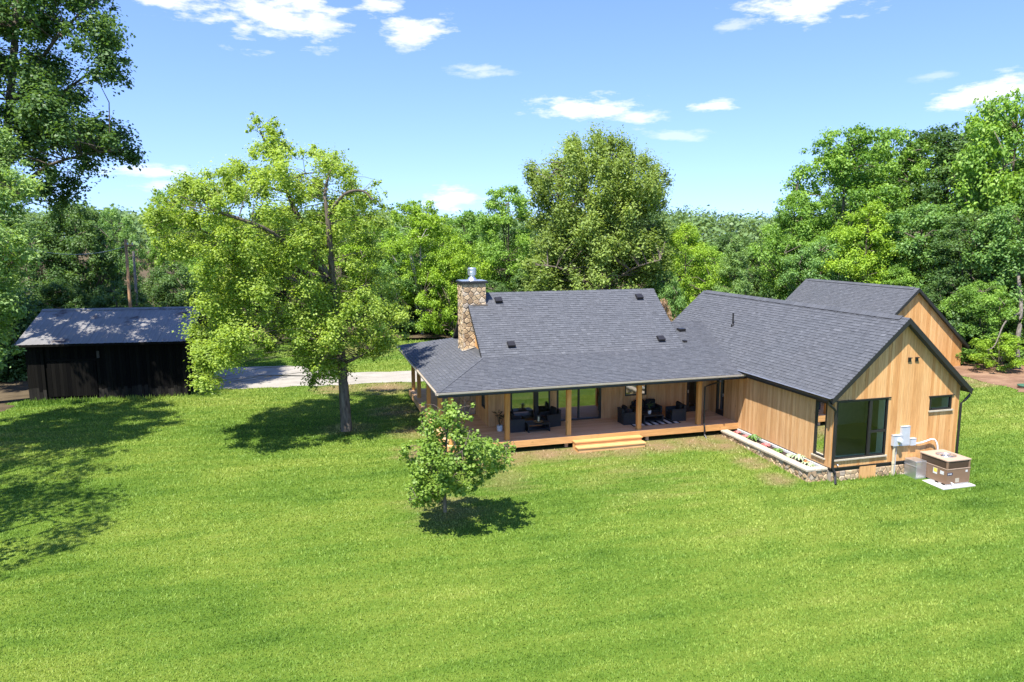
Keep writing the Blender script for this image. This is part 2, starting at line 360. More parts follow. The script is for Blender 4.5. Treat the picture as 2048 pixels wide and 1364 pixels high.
def copy_tree(o, parent=None):
    c = o.copy(); COL.objects.link(c)
    if parent is not None: c.parent = parent
    for ch in list(o.children): copy_tree(ch, c)
    return c
def np_mesh(name, V, F, tint, mat):
    me = bpy.data.meshes.new(name); nv, nf, k = len(V), len(F), F.shape[1]
    me.vertices.add(nv); me.loops.add(nf * k); me.polygons.add(nf)
    me.vertices.foreach_set('co', np.ascontiguousarray(V, np.float32).ravel())
    me.loops.foreach_set('vertex_index', np.ascontiguousarray(F, np.int32).ravel())
    me.polygons.foreach_set('loop_start', np.arange(0, nf * k, k, dtype=np.int32))
    if tint is not None:
        at = me.attributes.new('tint', 'FLOAT', 'POINT'); at.data.foreach_set('value', np.ascontiguousarray(tint, np.float32))
    if mat is not None: me.materials.append(mat)
    me.update(calc_edges=True); return me

# ------------------------------------------------------------------ ground, driveway, bare earth, grass
def axis(lo, hi, step, far):
    a = list(np.arange(lo, hi + .01, step)); k = step
    while a[-1] < far: k *= 1.35; a.append(a[-1] + k)
    k = step
    while a[0] > -far: k *= 1.35; a.insert(0, a[0] - k)
    return a
gx, gy = axis(-34, 62, 1.0, 1000), axis(-8, 80, 1.0, 1000)
def gz_far(x, y):
    r = math.hypot(x, y); k = min(1, 420 / r) if r > 0 else 1
    return ground_z(x * k, y * k) if r > 420 else ground_z(x, y)
mb = MB(); mb.v = [(x, y, gz_far(x, y)) for y in gy for x in gx]; mb.t = [.5] * len(mb.v); nx = len(gx)
mb.f = [(j * nx + i, j * nx + i + 1, (j + 1) * nx + i + 1, (j + 1) * nx + i) for j in range(len(gy) - 1) for i in range(nx - 1)]
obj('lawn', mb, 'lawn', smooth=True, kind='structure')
def pip(P, poly):
    x, y = P[:, 0], P[:, 1]; ins = np.zeros(len(P), bool); j = len(poly) - 1
    for i in range(len(poly)):
        xi, yi = poly[i]; xj, yj = poly[j]
        ins ^= ((yi > y) != (yj > y)) & (x < (xj - xi) * (y - yi) / (yj - yi + 1e-12) + xi); j = i
    return ins
def wavy(poly, amp, seed, step=.7):
    q = random.Random(seed); out = []
    for i, a in enumerate(poly):
        b = poly[(i + 1) % len(poly)]; n = max(1, int(math.dist(a, b) / step))
        for k in range(n):
            t = k / n; out.append((a[0] + (b[0] - a[0]) * t + q.uniform(-amp, amp), a[1] + (b[1] - a[1]) * t + q.uniform(-amp, amp)))
    return out
def sheet(name, poly, mat, lift, cell=1.5):
    xs = [p[0] for p in poly]; ys = [p[1] for p in poly]
    import bmesh
    bm = bmesh.new(); vs = [bm.verts.new((x, y, 0)) for x, y in poly]; f = bm.faces.new(vs)
    bmesh.ops.triangulate(bm, faces=[f])
    mbs = MB(); bm.verts.index_update()
    mbs.add([(v.co.x, v.co.y, ground_z(v.co.x, v.co.y) + lift) for v in bm.verts], [tuple(v.index for v in g.verts) for g in bm.faces]); bm.free()
    o = obj(name, mbs, mat, kind='structure')
    if o.data.polygons[0].normal.z < 0: o.data.flip_normals()
    return o
DRIVE = wavy([(-7.0, 46.0), (-1.9, 45.5), (5.9, 44.8), (12, 45.3), (30, 47), (30, 50.5), (12, 49.2), (6.4, 48.7), (2.6, 48.9), (-.1, 52.6), (-5.7, 53.8), (-7.2, 53.8)], .22, 3)
sheet('gravel_driveway', DRIVE, 'gravel', .012)
DIRT = wavy([(39.5, 39.5), (40.4, 36.3), (40.3, 33.6), (39.6, 31.6), (43.5, 22), (60, 18), (72, 40), (60, 62), (40, 62)], .35, 4)
sheet('dirt_bank', DIRT, 'dirt', .016)
LITTER = wavy([(-15.6, 47.5), (-16.2, 43.5), (-19, 41.5), (-30, 36), (-60, 40), (-60, 110), (-12, 110), (-9, 62), (-8, 55), (-14, 54)], .5, 5)
sheet('leaf_litter', LITTER, 'litter', .014)
BACKLIT = wavy([(2, 66.5), (10, 67.0), (22, 62), (38, 60), (46, 62), (80, 80), (420, 40), (420, 420), (-420, 420), (-420, 120), (-58, 112), (-12, 112), (-9, 66)], .8, 6)
sheet('woodland_floor', BACKLIT, 'litter', .018)

rs = np.random.RandomState(11)
NB = 1000000
u = rs.rand(NB); a0, a1 = 8.5 ** .4, 72 ** .4
dd = (a0 + (a1 - a0) * u) ** 2.5
lat = rs.uniform(-.83, .83, NB) * dd
P = np.stack([FWD.x / math.hypot(FWD.x, FWD.y) * dd + RGT.x * lat, FWD.y / math.hypot(FWD.x, FWD.y) * dd + RGT.y * lat], 1)
keep = np.ones(NB, bool)
for poly in (DRIVE, DIRT, LITTER, BACKLIT, [(5.25, 28.45), (18.9, 28.45), (18.9, 22.25), (24.8, 22.25), (24.8, 37), (7.6, 40.3), (5.25, 40.3)], [(17.9, 22.3), (18.95, 22.3), (18.95, 28.5), (17.9, 28.5)],
             [(10.7, 27.75), (13.9, 27.75), (13.9, 28.6), (10.7, 28.6)], [(22.38, 20.42), (24.07, 20.42), (24.07, 22.4), (22.1, 22.4), (22.1, 21.6)], [(-15.4, 45.55), (-6.9, 44.55), (-6, 51), (-14.6, 52)], [(35, 39.4), (43.7, 39.4), (43.7, 52), (35, 52)]):
    keep &= ~pip(P, poly)
bare = rs.rand(NB)
for x, y, r, k in DRY:
    dq = np.hypot(P[:, 0] - x, P[:, 1] - y); keep &= bare > np.clip(1 - dq / r, 0, 1) * k * 1.15
P = P[keep]; dd = dd[keep]; n = len(P)
gzv = np.array([ground_z(*p) for p in P])
clump = .75 + .5 * np.sin(P[:, 0] * 2.1 + 3 * np.sin(P[:, 1] * .9)) * np.sin(P[:, 1] * 3.3 + 2 * np.sin(P[:, 0] * .7))
ht = (.026 + .0009 * dd) * rs.uniform(.4, 1.5, n) * (.8 + .35 * clump); wd = (.0052 + .00052 * dd) * rs.uniform(.7, 1.3, n)
th = rs.uniform(0, 2 * math.pi, n); ln = rs.uniform(.2, 1.0, n) * ht; la = th + rs.uniform(.6, 2.5, n)
B = np.stack([P[:, 0], P[:, 1], gzv - .003], 1)
W = np.stack([np.cos(th) * wd, np.sin(th) * wd, 0 * wd], 1)
T = B + np.stack([np.cos(la) * ln, np.sin(la) * ln, ht], 1)
V = np.stack([B - W, B + W, T], 1).reshape(-1, 3)
F = np.arange(3 * n).reshape(-1, 3)
near = np.zeros(n, bool)
for x0_, y0_, x1_, y1_ in ((17.7, 22.0, 18.05, 28.3), (18.0, 22.1, 25.0, 22.35), (1.0, 34.1, 2.0, 35.2), (3.9, 22.9, 4.4, 23.5), (-15.5, 44.3, -6.8, 45.8)):
    near |= (P[:, 0] > x0_) & (P[:, 0] < x1_) & (P[:, 1] > y0_) & (P[:, 1] < y1_)
V = V.reshape(-1, 3, 3); V[near, 2, 2] += ht[near] * rs.uniform(.5, 2.2, near.sum()); V = V.reshape(-1, 3)
tint = np.repeat(np.clip(rs.rand(n) ** 1.3 * .75 + .3 * clump, 0, 1), 3)
o = link(bpy.data.objects.new('mown_grass', np_mesh('mown_grass', V, F, tint, MT['blade'])), kind='stuff')

# ------------------------------------------------------------------ the house
XA, YE, ZE, YB = 4.75, 27.68, 2.95, 40.91
YK, ZK, XG, YR, ZR, XR = 30.84, 3.716, 7.32, 34.23, 6.34, 17.28
XW, ZW, Y1, Y2, HW, ZWE = 21.80, 5.96, 22.00, 36.83, 3.246, 3.064
SP, SM, SWG = .2424, .774, .892
WLX, WFY, WRX = 18.90, 22.29, 24.79
FWY, SWX = 31.07, 7.62
house = thing('house', 'long timber house with dark shingle roofs, porch and gabled right wing', 'house', (12, 28.6, 0))

def facing_front(Y): return lambda u, w, z: (u, Y - w, z)
def facing_left(X): return lambda u, w, z: (X - w, u, z)
def tbox(mb, t3, u0, w0, z0, u1, w1, z1, ztb=None):
    zb = z1 if ztb is None else ztb
    vs = [t3(u0, w0, z0), t3(u1, w0, z0), t3(u1, w1, z0), t3(u0, w1, z0), t3(u0, w0, z1), t3(u1, w0, zb), t3(u1, w1, zb), t3(u0, w1, z1)]
    return mb.add(vs, [(0, 1, 2, 3), (7, 6, 5, 4), (4, 5, 1, 0), (5, 6, 2, 1), (6, 7, 3, 2), (7, 4, 0, 3)])
def strips(u0, u1, step, openings, zb, zt, apex=None):
    br = {round(u0, 4), round(u1, 4)} | {round(u0 + k * step, 4) for k in range(1, int((u1 - u0) / step) + 1)}
    for o in openings: br |= {round(max(u0, o[0]), 4), round(min(u1, o[1]), 4)}
    if apex: br.add(round(apex, 4))
    br = sorted(b for b in br if u0 - 1e-6 <= b <= u1 + 1e-6)
    for a, b in zip(br, br[1:]):
        if b - a < .02: continue
        cuts = sorted((o[2], o[3]) for o in openings if o[0] < (a + b) / 2 < o[1]); lo = zb
        for c0, c1 in cuts:
            if c0 - lo > .03: yield a, b, lo, c0, c0
            lo = max(lo, c1)
        ta, tb = zt(a), zt(b)
        if min(ta, tb) - lo > .03: yield a, b, lo, ta, tb
def plank_wall(parent, name, t3, u0, u1, zb, zt, openings, mat, apex=None, step=.142, q=random.Random(3), label=None):
    mb = MB()
    for a, b, z0, za, zbb in strips(u0, u1, 9, openings, zb, zt, apex): tbox(mb, t3, a, -.13, z0, b, -.002, za, zbb)
    w = obj(name, mb, 'siding_grey', parent, label=label)
    for a, b, z0, za, zbb in strips(u0, u1, step, openings, zb, zt, apex):
        pb = MB(); pr = q.uniform(.016, .021); g = .0035
        tbox(pb, t3, a + g, 0, z0, b - g, pr, za, zbb); obj('siding_plank', pb, mat, w)
    return w
def window(parent, name, t3, u0, u1, z0, z1, vm=(), hm=(), fw=.055, sill=True, jamb=True, mat='black', head=False, glass='glass'):
    mb = MB()
    tbox(mb, t3, u0, -.07, z0, u0 + fw, .035, z1); tbox(mb, t3, u1 - fw, -.07, z0, u1, .035, z1)
    tbox(mb, t3, u0 + fw, -.07, z0, u1 - fw, .034, z0 + fw); tbox(mb, t3, u0 + fw, -.07, z1 - fw, u1 - fw, .034, z1)
    for a, b in vm: tbox(mb, t3, a, -.07, z0 + fw, b, .032, z1 - fw)
    for a, b, c, d in hm: tbox(mb, t3, a, -.07, c, b, .03, d)
    if head: tbox(mb, t3, u0 - .08, -.02, z1, u1 + .10, .06, z1 + .035)
    f = obj(name, mb, mat, parent)
    cuts = [u0 + fw] + [e for v in vm for e in v] + [u1 - fw]
    for a, b in zip(cuts[::2], cuts[1::2]):
        zs = [z0 + fw] + [e for h in hm if h[0] < (a + b) / 2 < h[1] for e in (h[2], h[3])] + [z1 - fw]
        for c, d in zip(zs[::2], zs[1::2]):
            pb = MB(); pb.add([t3(a, -.02, c), t3(b, -.02, c), t3(b, -.02, d), t3(a, -.02, d)], [(0, 1, 2, 3)]); obj('pane', pb, glass, f)
    if jamb:
        jb = MB()
        tbox(jb, t3, u0 + .005, -.36, z0, u0 + .045, -.075, z1); tbox(jb, t3, u1 - .075, -.36, z0, u1 - .005, -.075, z1)
        tbox(jb, t3, u0 + .045, -.26, z0 + .005, u1 - .045, -.075, z0 + .045); tbox(jb, t3, u0 + .045, -.26, z1 - .045, u1 - .045, -.075, z1 - .005)
        obj('jamb', jb, 'jamb', f)
    if sill:
        sb = MB(); tbox(sb, t3, u0 - .06, -.02, z0 - .055, u1 + .06, .085, z0 - .002); obj('sill', sb, 'cap', f)
    return f

# walls of the wing
ff, fl = facing_front(WFY), facing_left(WLX)
gable = lambda u: ZW - .17 - SWG * abs(u - XW)
W_BIG = (18.99, 21.34, .60, 2.86); W_SMALL = (23.34, 24.40, 2.22, 2.77); W_SIDE = (22.66, 23.30, .56, 2.74)
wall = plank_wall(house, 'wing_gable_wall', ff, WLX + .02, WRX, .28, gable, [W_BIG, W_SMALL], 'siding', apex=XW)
window(house, 'picture_window', ff, *W_BIG, vm=[(20.49, 20.61)], hm=[(20.61, 21.285, 1.53, 1.61)], head=True)
window(house, 'small_window', ff, *W_SMALL, head=True)
D_D = (29.72, 30.44, .5, 2.52)
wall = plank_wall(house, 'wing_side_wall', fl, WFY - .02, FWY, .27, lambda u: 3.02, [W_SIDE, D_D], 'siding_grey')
window(house, 'corner_window', fl, *W_SIDE, head=False)
cb = MB(); cb.box(18.868, 22.258, .28, 18.925, 22.315, 2.95); obj('corner_board', cb, 'siding', house)
bb = MB(); tbox(bb, ff, WLX - .03, -.1, .235, WRX + .02, .045, .285); tbox(bb, ff, WLX, -.1, .13, WRX, .012, .232); obj('base_trim', bb, 'black', house)
# stones and access door of the wing's foundation
def clip_poly(poly, m, n):
    out = []
    for i, a in enumerate(poly):
        b = poly[(i + 1) % len(poly)]; da = (a[0] - m[0]) * n[0] + (a[1] - m[1]) * n[1]; db = (b[0] - m[0]) * n[0] + (b[1] - m[1]) * n[1]
        if da <= 0: out.append(a)
        if (da < 0 < db) or (db < 0 < da): t = da / (da - db); out.append((a[0] + (b[0] - a[0]) * t, a[1] + (b[1] - a[1]) * t))
    return out
def stones(u0, u1, z0, z1, su, sz, q):
    nu, nz_ = max(1, round((u1 - u0) / su)), max(1, round((z1 - z0) / sz)); su, sz = (u1 - u0) / nu, (z1 - z0) / nz_
    S = {(i, j): (u0 + (i + .5 + (.25 if j % 2 else -.25) + q.uniform(-.30, .30)) * su, z0 + (j + .5 + q.uniform(-.33, .33)) * sz) for i in range(-1, nu + 1) for j in range(nz_)}
    for (i, j), c in S.items():
        poly = [(u0, z0), (u1, z0), (u1, z1), (u0, z1)]
        for di in range(-2, 3):
            for dj in range(-2, 3):
                o = S.get((i + di, j + dj))
                if o is None or (di == 0 and dj == 0): continue
                poly = clip_poly(poly, ((c[0] + o[0]) / 2, (c[1] + o[1]) / 2), (o[0] - c[0], o[1] - c[1]))
                if len(poly) < 3: break
            if len(poly) < 3: break
        if len(poly) >= 3:
            ar = .5 * abs(sum(poly[k][0] * poly[(k + 1) % len(poly)][1] - poly[(k + 1) % len(poly)][0] * poly[k][1] for k in range(len(poly))))
            if ar > .12 * su * sz: yield poly
def stone_face(parent, t3, u0, u1, z0, z1, su, sz, q, gap=.012, proud=(.02, .06)):
    for poly in stones(u0, u1, z0, z1, su, sz, q):
        cx, cz = sum(p[0] for p in poly) / len(poly), sum(p[1] for p in poly) / len(poly)
        size = sum(math.dist(p, (cx, cz)) for p in poly) / len(poly); h = q.uniform(*proud); n = len(poly)
        def ring(k, w): return [t3(cx + (x - cx) * k, w * q.uniform(.85, 1.15), cz + (z - cz) * k) for x, z in poly]
        k1 = 1 - gap / size; vs = ring(k1, -.01) + ring(k1, h * .55) + ring(k1 * .80, h)
        mb = MB(); fs = [tuple(range(2 * n, 3 * n))]
        for b in (0, n): fs += [(b + i, b + (i + 1) % n, b + n + (i + 1) % n, b + n + i) for i in range(n)]
        mb.add(vs, fs); obj('stone', mb, 'stone', parent)
q = random.Random(21)
fb = MB(); fb.box(WLX + .02, WFY, -.7, WRX, WFY + .2, .13); fb.box(WLX, WFY + .2, -.7, WLX + .2, 31, .27); fb.box(WRX - .2, WFY + .2, -.7, WRX, 36.5, .27)
found = obj('foundation', fb, 'mortar', house)
stone_face(found, ff, WLX + .02, 20.18, -.42, .125, .27, .19, q); stone_face(found, ff, 20.97, WRX, -.42, .125, .27, .19, q)
ad = MB()
for k in range(5): tbox(ad, ff, 20.20 + k * .15, 0, -.36, 20.345 + k * .15, .05, .222)
obj('access_door', ad, 'siding', house)
vb = []
for u in (22.18, 22.52):
    v = MB(); tbox(v, ff, u - .065, .015, 4.23, u + .065, .05, 4.40); tbox(v, ff, u - .065, .05, 4.37, u + .065, .11, 4.40); obj('gable_vent', v, 'black', house)
# hidden sides of the wing and of the main house
hb = MB(); hb.box(WRX - .12, WFY + .13, .27, WRX, 36.5, 3.0); hb.box(WLX, 36.4, .27, WRX - .12, 36.5, 3.0); hb.box(WLX + .01, FWY + .14, .27, WLX + .12, 36.4, 3.0)
hb.box(SWX, 37.4, .5, WLX, 37.5, 3.4)
obj('rear_wall', hb, 'siding_grey', house)
ib = MB(); ib.box(WLX + .14, WFY + .16, .30, WRX - .15, 36.3, .46); ib.box(SWX + .15, FWY + .16, .3, WLX - .01, 37.3, .49); obj('room_floor', ib, 'innerfloor', house)
ib = MB(); ib.box(WLX + .14, 27.0, .46, WRX - .15, 27.1, 2.98); ib.box(WRX - .22, WFY + .2, .46, WRX - .15, 27.0, 2.98); ib.box(SWX + .15, 36, .49, WLX - .05, 36.1, 2.98)
ib.box(WLX + .14, WFY + .16, 2.98, WRX - .15, 36.3, 3.02); ib.box(SWX + .15, FWY + .16, 2.98, WLX - .01, 37.3, 3.02); obj('room_wall', ib, 'inner', house)

# porch walls, doors and windows
fp = facing_front(FWY); fs_ = facing_left(SWX)
W_A = (8.68, 10.57, .57, 2.62); D_B = (10.90, 13.12, .5, 2.62); W_P = (14.34, 15.46, 1.50, 2.45); D_C = (17.62, 18.34, .5, 2.55)
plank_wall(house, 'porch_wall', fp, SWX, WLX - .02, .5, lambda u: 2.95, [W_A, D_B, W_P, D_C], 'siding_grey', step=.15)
window(house, 'porch_window', fp, *W_A, vm=[(9.80, 10.00)], sill=False, jamb=False, glass='coated_glass')
window(house, 'sliding_door', fp, *D_B, vm=[(11.95, 12.03)], fw=.08, sill=False, jamb=False, glass='coated_glass')
window(house, 'small_porch_window', fp, *W_P, sill=False, jamb=False, glass='coated_glass')
def glazed_door(parent, name, t3, u0, u1, z0, z1):
    mb = MB(); k = .15
    tbox(mb, t3, u0, -.05, z0, u0 + k, .02, z1); tbox(mb, t3, u1 - k, -.05, z0, u1, .02, z1); tbox(mb, t3, u0 + k, -.05, z0, u1 - k, .019, z0 + .25); tbox(mb, t3, u0 + k, -.05, z1 - k, u1 - k, .019, z1)
    d = obj(name, mb, 'black', parent)
    pb = MB(); pb.add([t3(u0 + k, -.02, z0 + .25), t3(u1 - k, -.02, z0 + .25), t3(u1 - k, -.02, z1 - k), t3(u0 + k, -.02, z1 - k)], [(0, 1, 2, 3)]); obj('pane', pb, 'glass', d)
    h = MB(); tbox(h, t3, u0 + .05, .02, z0 + .95, u0 + .09, .07, z0 + 1.1); obj('handle', h, 'metal', d)
    tr = MB(); tbox(tr, t3, u0 - .05, 0, z0, u0 - .002, .03, z1); tbox(tr, t3, u1 + .002, 0, z0, u1 + .05, .03, z1); obj('door_trim', tr, 'siding', d)
glazed_door(house, 'porch_door', fp, *D_C); glazed_door(house, 'side_door', fl, *D_D)
gz = lambda u: ZK + SM * (u - YK) - .17 if u <= YR else ZR - SM * (u - YR) - .17
W_S2 = (31.62, 32.25, 1.2, 2.2)
plank_wall(house, 'main_gable_wall', fs_, FWY + .02, 37.3, .5, gz, [W_S2], 'siding', apex=YR, step=.19)
window(house, 'side_window', fs_, *W_S2, sill=False, jamb=False)

# ---- shingle roofs
def span(poly, v):
    us = []
    for i, a in enumerate(poly):
        b = poly[(i + 1) % len(poly)]
        if (a[1] - v) * (b[1] - v) < 0: us.append(a[0] + (b[0] - a[0]) * (v - a[1]) / (b[1] - a[1]))
    return (min(us), max(us)) if len(us) >= 2 else None
def tabs(O, U, Vv, poly, e, q, seed):
    O, U, Vv = Vector(O), Vector(U).normalized(), Vector(Vv).normalized(); N = U.cross(Vv)
    v0 = math.floor(min(p[1] for p in poly) / e + .01) * e; vmax = max(p[1] for p in poly)
    while v0 < vmax - .02:
        v1 = min(v0 + e, vmax); sp = span(poly, (v0 + v1) / 2)
        if sp:
            u0, u1 = sp; x = u0 - q.uniform(0, .25)
            while x < u1:
                w = q.uniform(.13, .25); a, b = max(x, u0), min(x + w, u1); x += w
                if b - a < .015: continue
                raised = q.random() < .55
                t = (.024 if raised else .014) + q.uniform(0, .003); g = .003
                tn = min(1, max(0, (.60 if raised else .42) + q.gauss(0, .13)))
                pt = lambda u_, v_, n_: tuple(O + U * u_ + Vv * v_ + N * n_)
                yield [pt(a + g, v0, t), pt(b - g, v0, t), pt(b - g, v1 + .01, .005), pt(a + g, v1 + .01, .005), pt(a + g, v0, -.004), pt(b - g, v0, -.004)], tn
        v0 += e
TABF = [(0, 1, 2, 3), (4, 5, 1, 0), (4, 0, 3), (5, 2, 1)]
def roof(parent_roof, planes, singles=0, seed=5):
    q = random.Random(seed); allt = [t for pl in planes for t in tabs(*pl, .142, q, seed)]
    cp = Vector((0, 0, CH))
    if singles:
        allt.sort(key=lambda t: (Vector(t[0][0]) - cp).length)
        for vs, tn in allt[:singles]: s = MB(); s.add(vs, TABF, tn); obj('shingle', s, 'shingle', parent_roof)
        allt = allt[singles:]
    mb = MB()
    for vs, tn in allt: mb.add(vs, TABF, tn)
    obj('shingle_courses', mb, 'shingle', parent_roof, kind='stuff')
def ridge(parent_roof, a, b, w, drop, q, seg=.2, lift=.02):
    """cap shingles bent over a ridge or hip from a to b; w = sideways vectors of both sides"""
    a, b = Vector(a), Vector(b); d = (b - a); n = max(1, int(d.length / seg)); mb = MB()
    for i in range(n):
        p0, p1 = a + d * (i / n), a + d * ((i + 1.12) / n); t = q.uniform(.25, .75); up = Vector((0, 0, lift + .012)); up2 = Vector((0, 0, lift))
        l, r = Vector(w[0]), Vector(w[1])
        mb.add([p0 + up, p1 + up2, p1 + l + up2, p0 + l + up, p1 + r + up2, p0 + r + up, p0 + l + up * .1, p0 + r + up * .1, p0], [(0, 1, 2, 3), (1, 0, 5, 4), (0, 3, 6, 8), (5, 0, 8, 7)], t)
    return obj('ridge_cap', mb, 'shingle', parent_roof, kind='stuff')
q = random.Random(31)
dn = (0, 0, -.16)
lk = math.hypot(1, SP)
# porch roof (wraps round the front and the left end) and the low link roof to the wing
YC, ZC = 34.29, ZE + SP * (34.29 - YE)
xv = lambda z: XW - (ZW - z) / SWG + .14
mb = MB()
mb.slab([(XA, YE, ZE), (xv(ZE), YE, ZE), (xv(ZK), YK + .1, ZK + .024), (XG, YK, ZK)], dn)
mb.slab([(XR, YK - .05, ZK - .012), (xv(ZK), YK - .05, ZK - .012), (xv(ZC), YC, ZC), (XR, YC, ZC)], dn)
mb.slab([(XR, YC + .001, ZC), (xv(ZC), YC + .001, ZC), (xv(ZC), 37.6, ZC - .8), (XR, 37.6, ZC - .8)], dn)
mb.slab([(XA, YB, ZE), (XA, YE + .001, ZE), (XG, YK + .001, ZK), (SWX, YK + .2, ZK + .09), (SWX, 37.62, ZK + .09), (XG, 37.62, ZK)], dn)
mb.slab([(XA + .001, YB, ZE), (XG + .001, 37.625, ZK), (XR, 37.625, ZK), (XR, YB, ZE)], dn)
DLX = XA + .05
pr = obj('porch_roof', mb, 'shingle', house)
L2 = math.hypot(2.57, .766); e = .142
roof(pr, [((XA, YE, ZE), (1, 0, 0), (0, 1, SP), [(-.03, -.03), (xv(ZE) - XA, -.03), (xv(ZK) - XA, 23 * e), (2.57, 23 * e)]),
          ((XA, YE, ZE), (1, 0, 0), (0, 1, SP), [(XR - XA, 23 * e), (xv(ZK) - XA, 23 * e), (xv(ZC) - XA, (YC - YE) * lk), (XR - XA, (YC - YE) * lk)]),
          ((XA, YB, ZE), (0, -1, 0), (2.57, 0, .766), [(0, -.03), (YB - YE + .03, -.03), (YB - YK, L2), (YB - 37.62, L2)])], seed=41)
hd = Vector((XG - XA, YK - YE, 0)).normalized(); 
ridge(pr, (XA + .02, YE + .02, ZE + .005), (XG, YK, ZK + .005), ((-.11, .0, -.02), (.0, -.11, -.02)), None, q)
ridge(pr, (XR, YC, ZC), (xv(ZC) - .1, YC, ZC), ((0, -.13, -.03), (0, .13, -.03)), None, q)
mb = MB(); mb.box(DLX, YE + .06, 2.765, 18.86, FWY - .03, 2.785); mb.box(DLX, FWY - .03, 2.765, SWX - .02, YB - .1, 2.785); obj('porch_bounce_ceiling', mb, 'ceiling', house)  # unseen ceiling, added in pale boards to bounce light into the porch
# main roof
mb = MB()
mb.slab([(XG, YK, ZK), (XR, YK, ZK), (XR, YR, ZR), (XG, YR, ZR)], dn); mb.slab([(XG, YR + .001, ZR), (XR, YR + .001, ZR), (XR, 2 * YR - YK, ZK), (XG, 2 * YR - YK, ZK)], dn)
mr = obj('main_roof', mb, 'shingle', house)
roof(mr, [((XG, YK, ZK), (1, 0, 0), (0, 1, SM), [(-.03, 0), (XR - XG + .03, 0), (XR - XG + .03, (YR - YK) * math.hypot(1, SM)), (-.03, (YR - YK) * math.hypot(1, SM))])], seed=42)
ridge(mr, (8.22, YR, ZR + .004), (XR + .02, YR, ZR + .004), ((0, -.15, -.116), (0, .15, -.116)), None, q, .2, .012)
# wing roof
mb = MB()
mb.slab([(XW - HW, Y2, ZWE), (XW - HW, Y1, ZWE), (XW, Y1, ZW), (XW, Y2, ZW)], dn); mb.slab([(XW + .001, Y2, ZW), (XW + .001, Y1, ZW), (XW + HW, Y1, ZWE), (XW + HW, Y2, ZWE)], dn)
wr = obj('wing_roof', mb, 'shingle', house)
LW = HW * math.hypot(1, SWG)
roof(wr, [((XW - HW, Y2, ZWE), (0, -1, 0), (1, 0, SWG), [(-.02, -.03), (Y2 - Y1 + .03, -.03), (Y2 - Y1 + .03, LW), (-.02, LW)])], singles=300, seed=43)
def vent_ridge(parent, x, z, ya, yb):
    mb = MB(); k = .16
    mb.slab([(x - k, yb, z - k * SWG + .035), (x - k, ya, z - k * SWG + .035), (x, ya, z + .045), (x, yb, z + .045)], (0, 0, -.035)); mb.slab([(x + .001, yb, z + .045), (x + .001, ya, z + .045), (x + k, ya, z - k * SWG + .035), (x + k, yb, z - k * SWG + .035)], (0, 0, -.035))
    o = obj('ridge_vent', mb, 'black', parent)
    ridge(parent, (x, ya, z + .045), (x, yb, z + .045), ((-k, 0, -k * SWG), (k, 0, -k * SWG)), None, q, .3, .004)
vent_ridge(wr, XW, ZW, Y1 + .35, Y2 - .3)

# fascias and rakes
def rake(mb, a, b, depth, th):
    """a board under a sloping roof edge from a to b, th = its thickness vector"""
    a, b = Vector(a), Vector(b); t = Vector(th); d = Vector((0, 0, -depth))
    return mb.add([a, b, b + d, a + d, a + t, b + t, b + t + d, a + t + d], [(0, 1, 2, 3), (7, 6, 5, 4), (4, 5, 1, 0), (5, 6, 2, 1), (6, 7, 3, 2), (7, 4, 0, 3)])
up = .012
for s in (-1, 1):
    mb = MB(); rake(mb, (XW + s * (HW + .02), Y1 - .002, ZWE - .018 + up), (XW, Y1 - .002, ZW + up), .23, (0, -.035, 0)); obj('rake_board', mb, 'black', house)
mb = MB(); mb.slab([(WRX + .002, Y2, ZWE - .165 + (XW + HW - WRX) * SWG), (WRX + .002, Y1, ZWE - .165 + (XW + HW - WRX) * SWG), (XW + HW - .002, Y1, ZWE - .165), (XW + HW - .002, Y2, ZWE - .165)], (0, 0, -.02)); obj('soffit', mb, 'soffit', house)
mb = MB(); rake(mb, (XG - .002, YK, ZK + up), (XG - .002, YR, ZR + up), .20, (-.03, 0, 0)); rake(mb, (XG - .002, YR, ZR + up), (XG - .002, 2 * YR - YK, ZK + up), .20, (-.03, 0, 0)); obj('rake_board', mb, 'black', house)
mb = MB(); rake(mb, (XR + .002, YK, ZK + up), (XR + .002, YR, ZR + up), .18, (.03, 0, 0)); obj('rake_board', mb, 'black', house)
mb = MB(); mb.box(XA + .02, YE + .01, ZE - .21, 18.7, YE + .04, ZE - .03); mb.box(XA + .01, YE + .04, ZE - .21, XA + .04, YB - .02, ZE - .03); obj('porch_fascia', mb, 'black', house)
mb = MB(); mb.box(XW - HW + .01, Y1 + .03, ZWE - .24, XW - HW + .04, 28.6, ZWE - .03); obj('wing_fascia', mb, 'black', house)
def gutter(name, a, b, out, mat_in='gutter'):
    """open trough along an eave: the lit lip and trough are beige, the face below is dark"""
    a, b, o = Vector(a), Vector(b), Vector(out).normalized(); z = Vector((0, 0, 1)); mb = MB()
    prof = [(0, -.01), (0, -.085), (.065, -.085), (.082, -.065), (.092, .004), (.078, .004), (.064, -.06), (.012, -.06), (.012, -.01)]
    n = len(prof); mb.add([a + o * x + z * y for x, y in prof] + [b + o * x + z * y for x, y in prof], [(i, (i + 1) % n, n + (i + 1) % n, n + i) for i in range(n)] + [tuple(range(n)), tuple(range(2 * n - 1, n - 1, -1))])
    return obj(name, mb, mat_in, house)
gutter('gutter', (XA - .11, YE - .002, ZE + .0), (18.72, YE - .002, ZE + .0), (0, -1, 0)); gutter('gutter', (XA - .002, YE - .11, ZE), (XA - .002, YB, ZE), (-1, 0, 0))
gutter('gutter', (XW - HW - .002, Y1, ZWE - .01), (XW - HW - .002, 28.75, ZWE - .01), (-1, 0, 0), 'black'); gutter('gutter', (XW + HW + .002, Y1 - .02, ZWE - .01), (XW + HW + .002, Y2, ZWE - .01), (1, 0, 0), 'black')
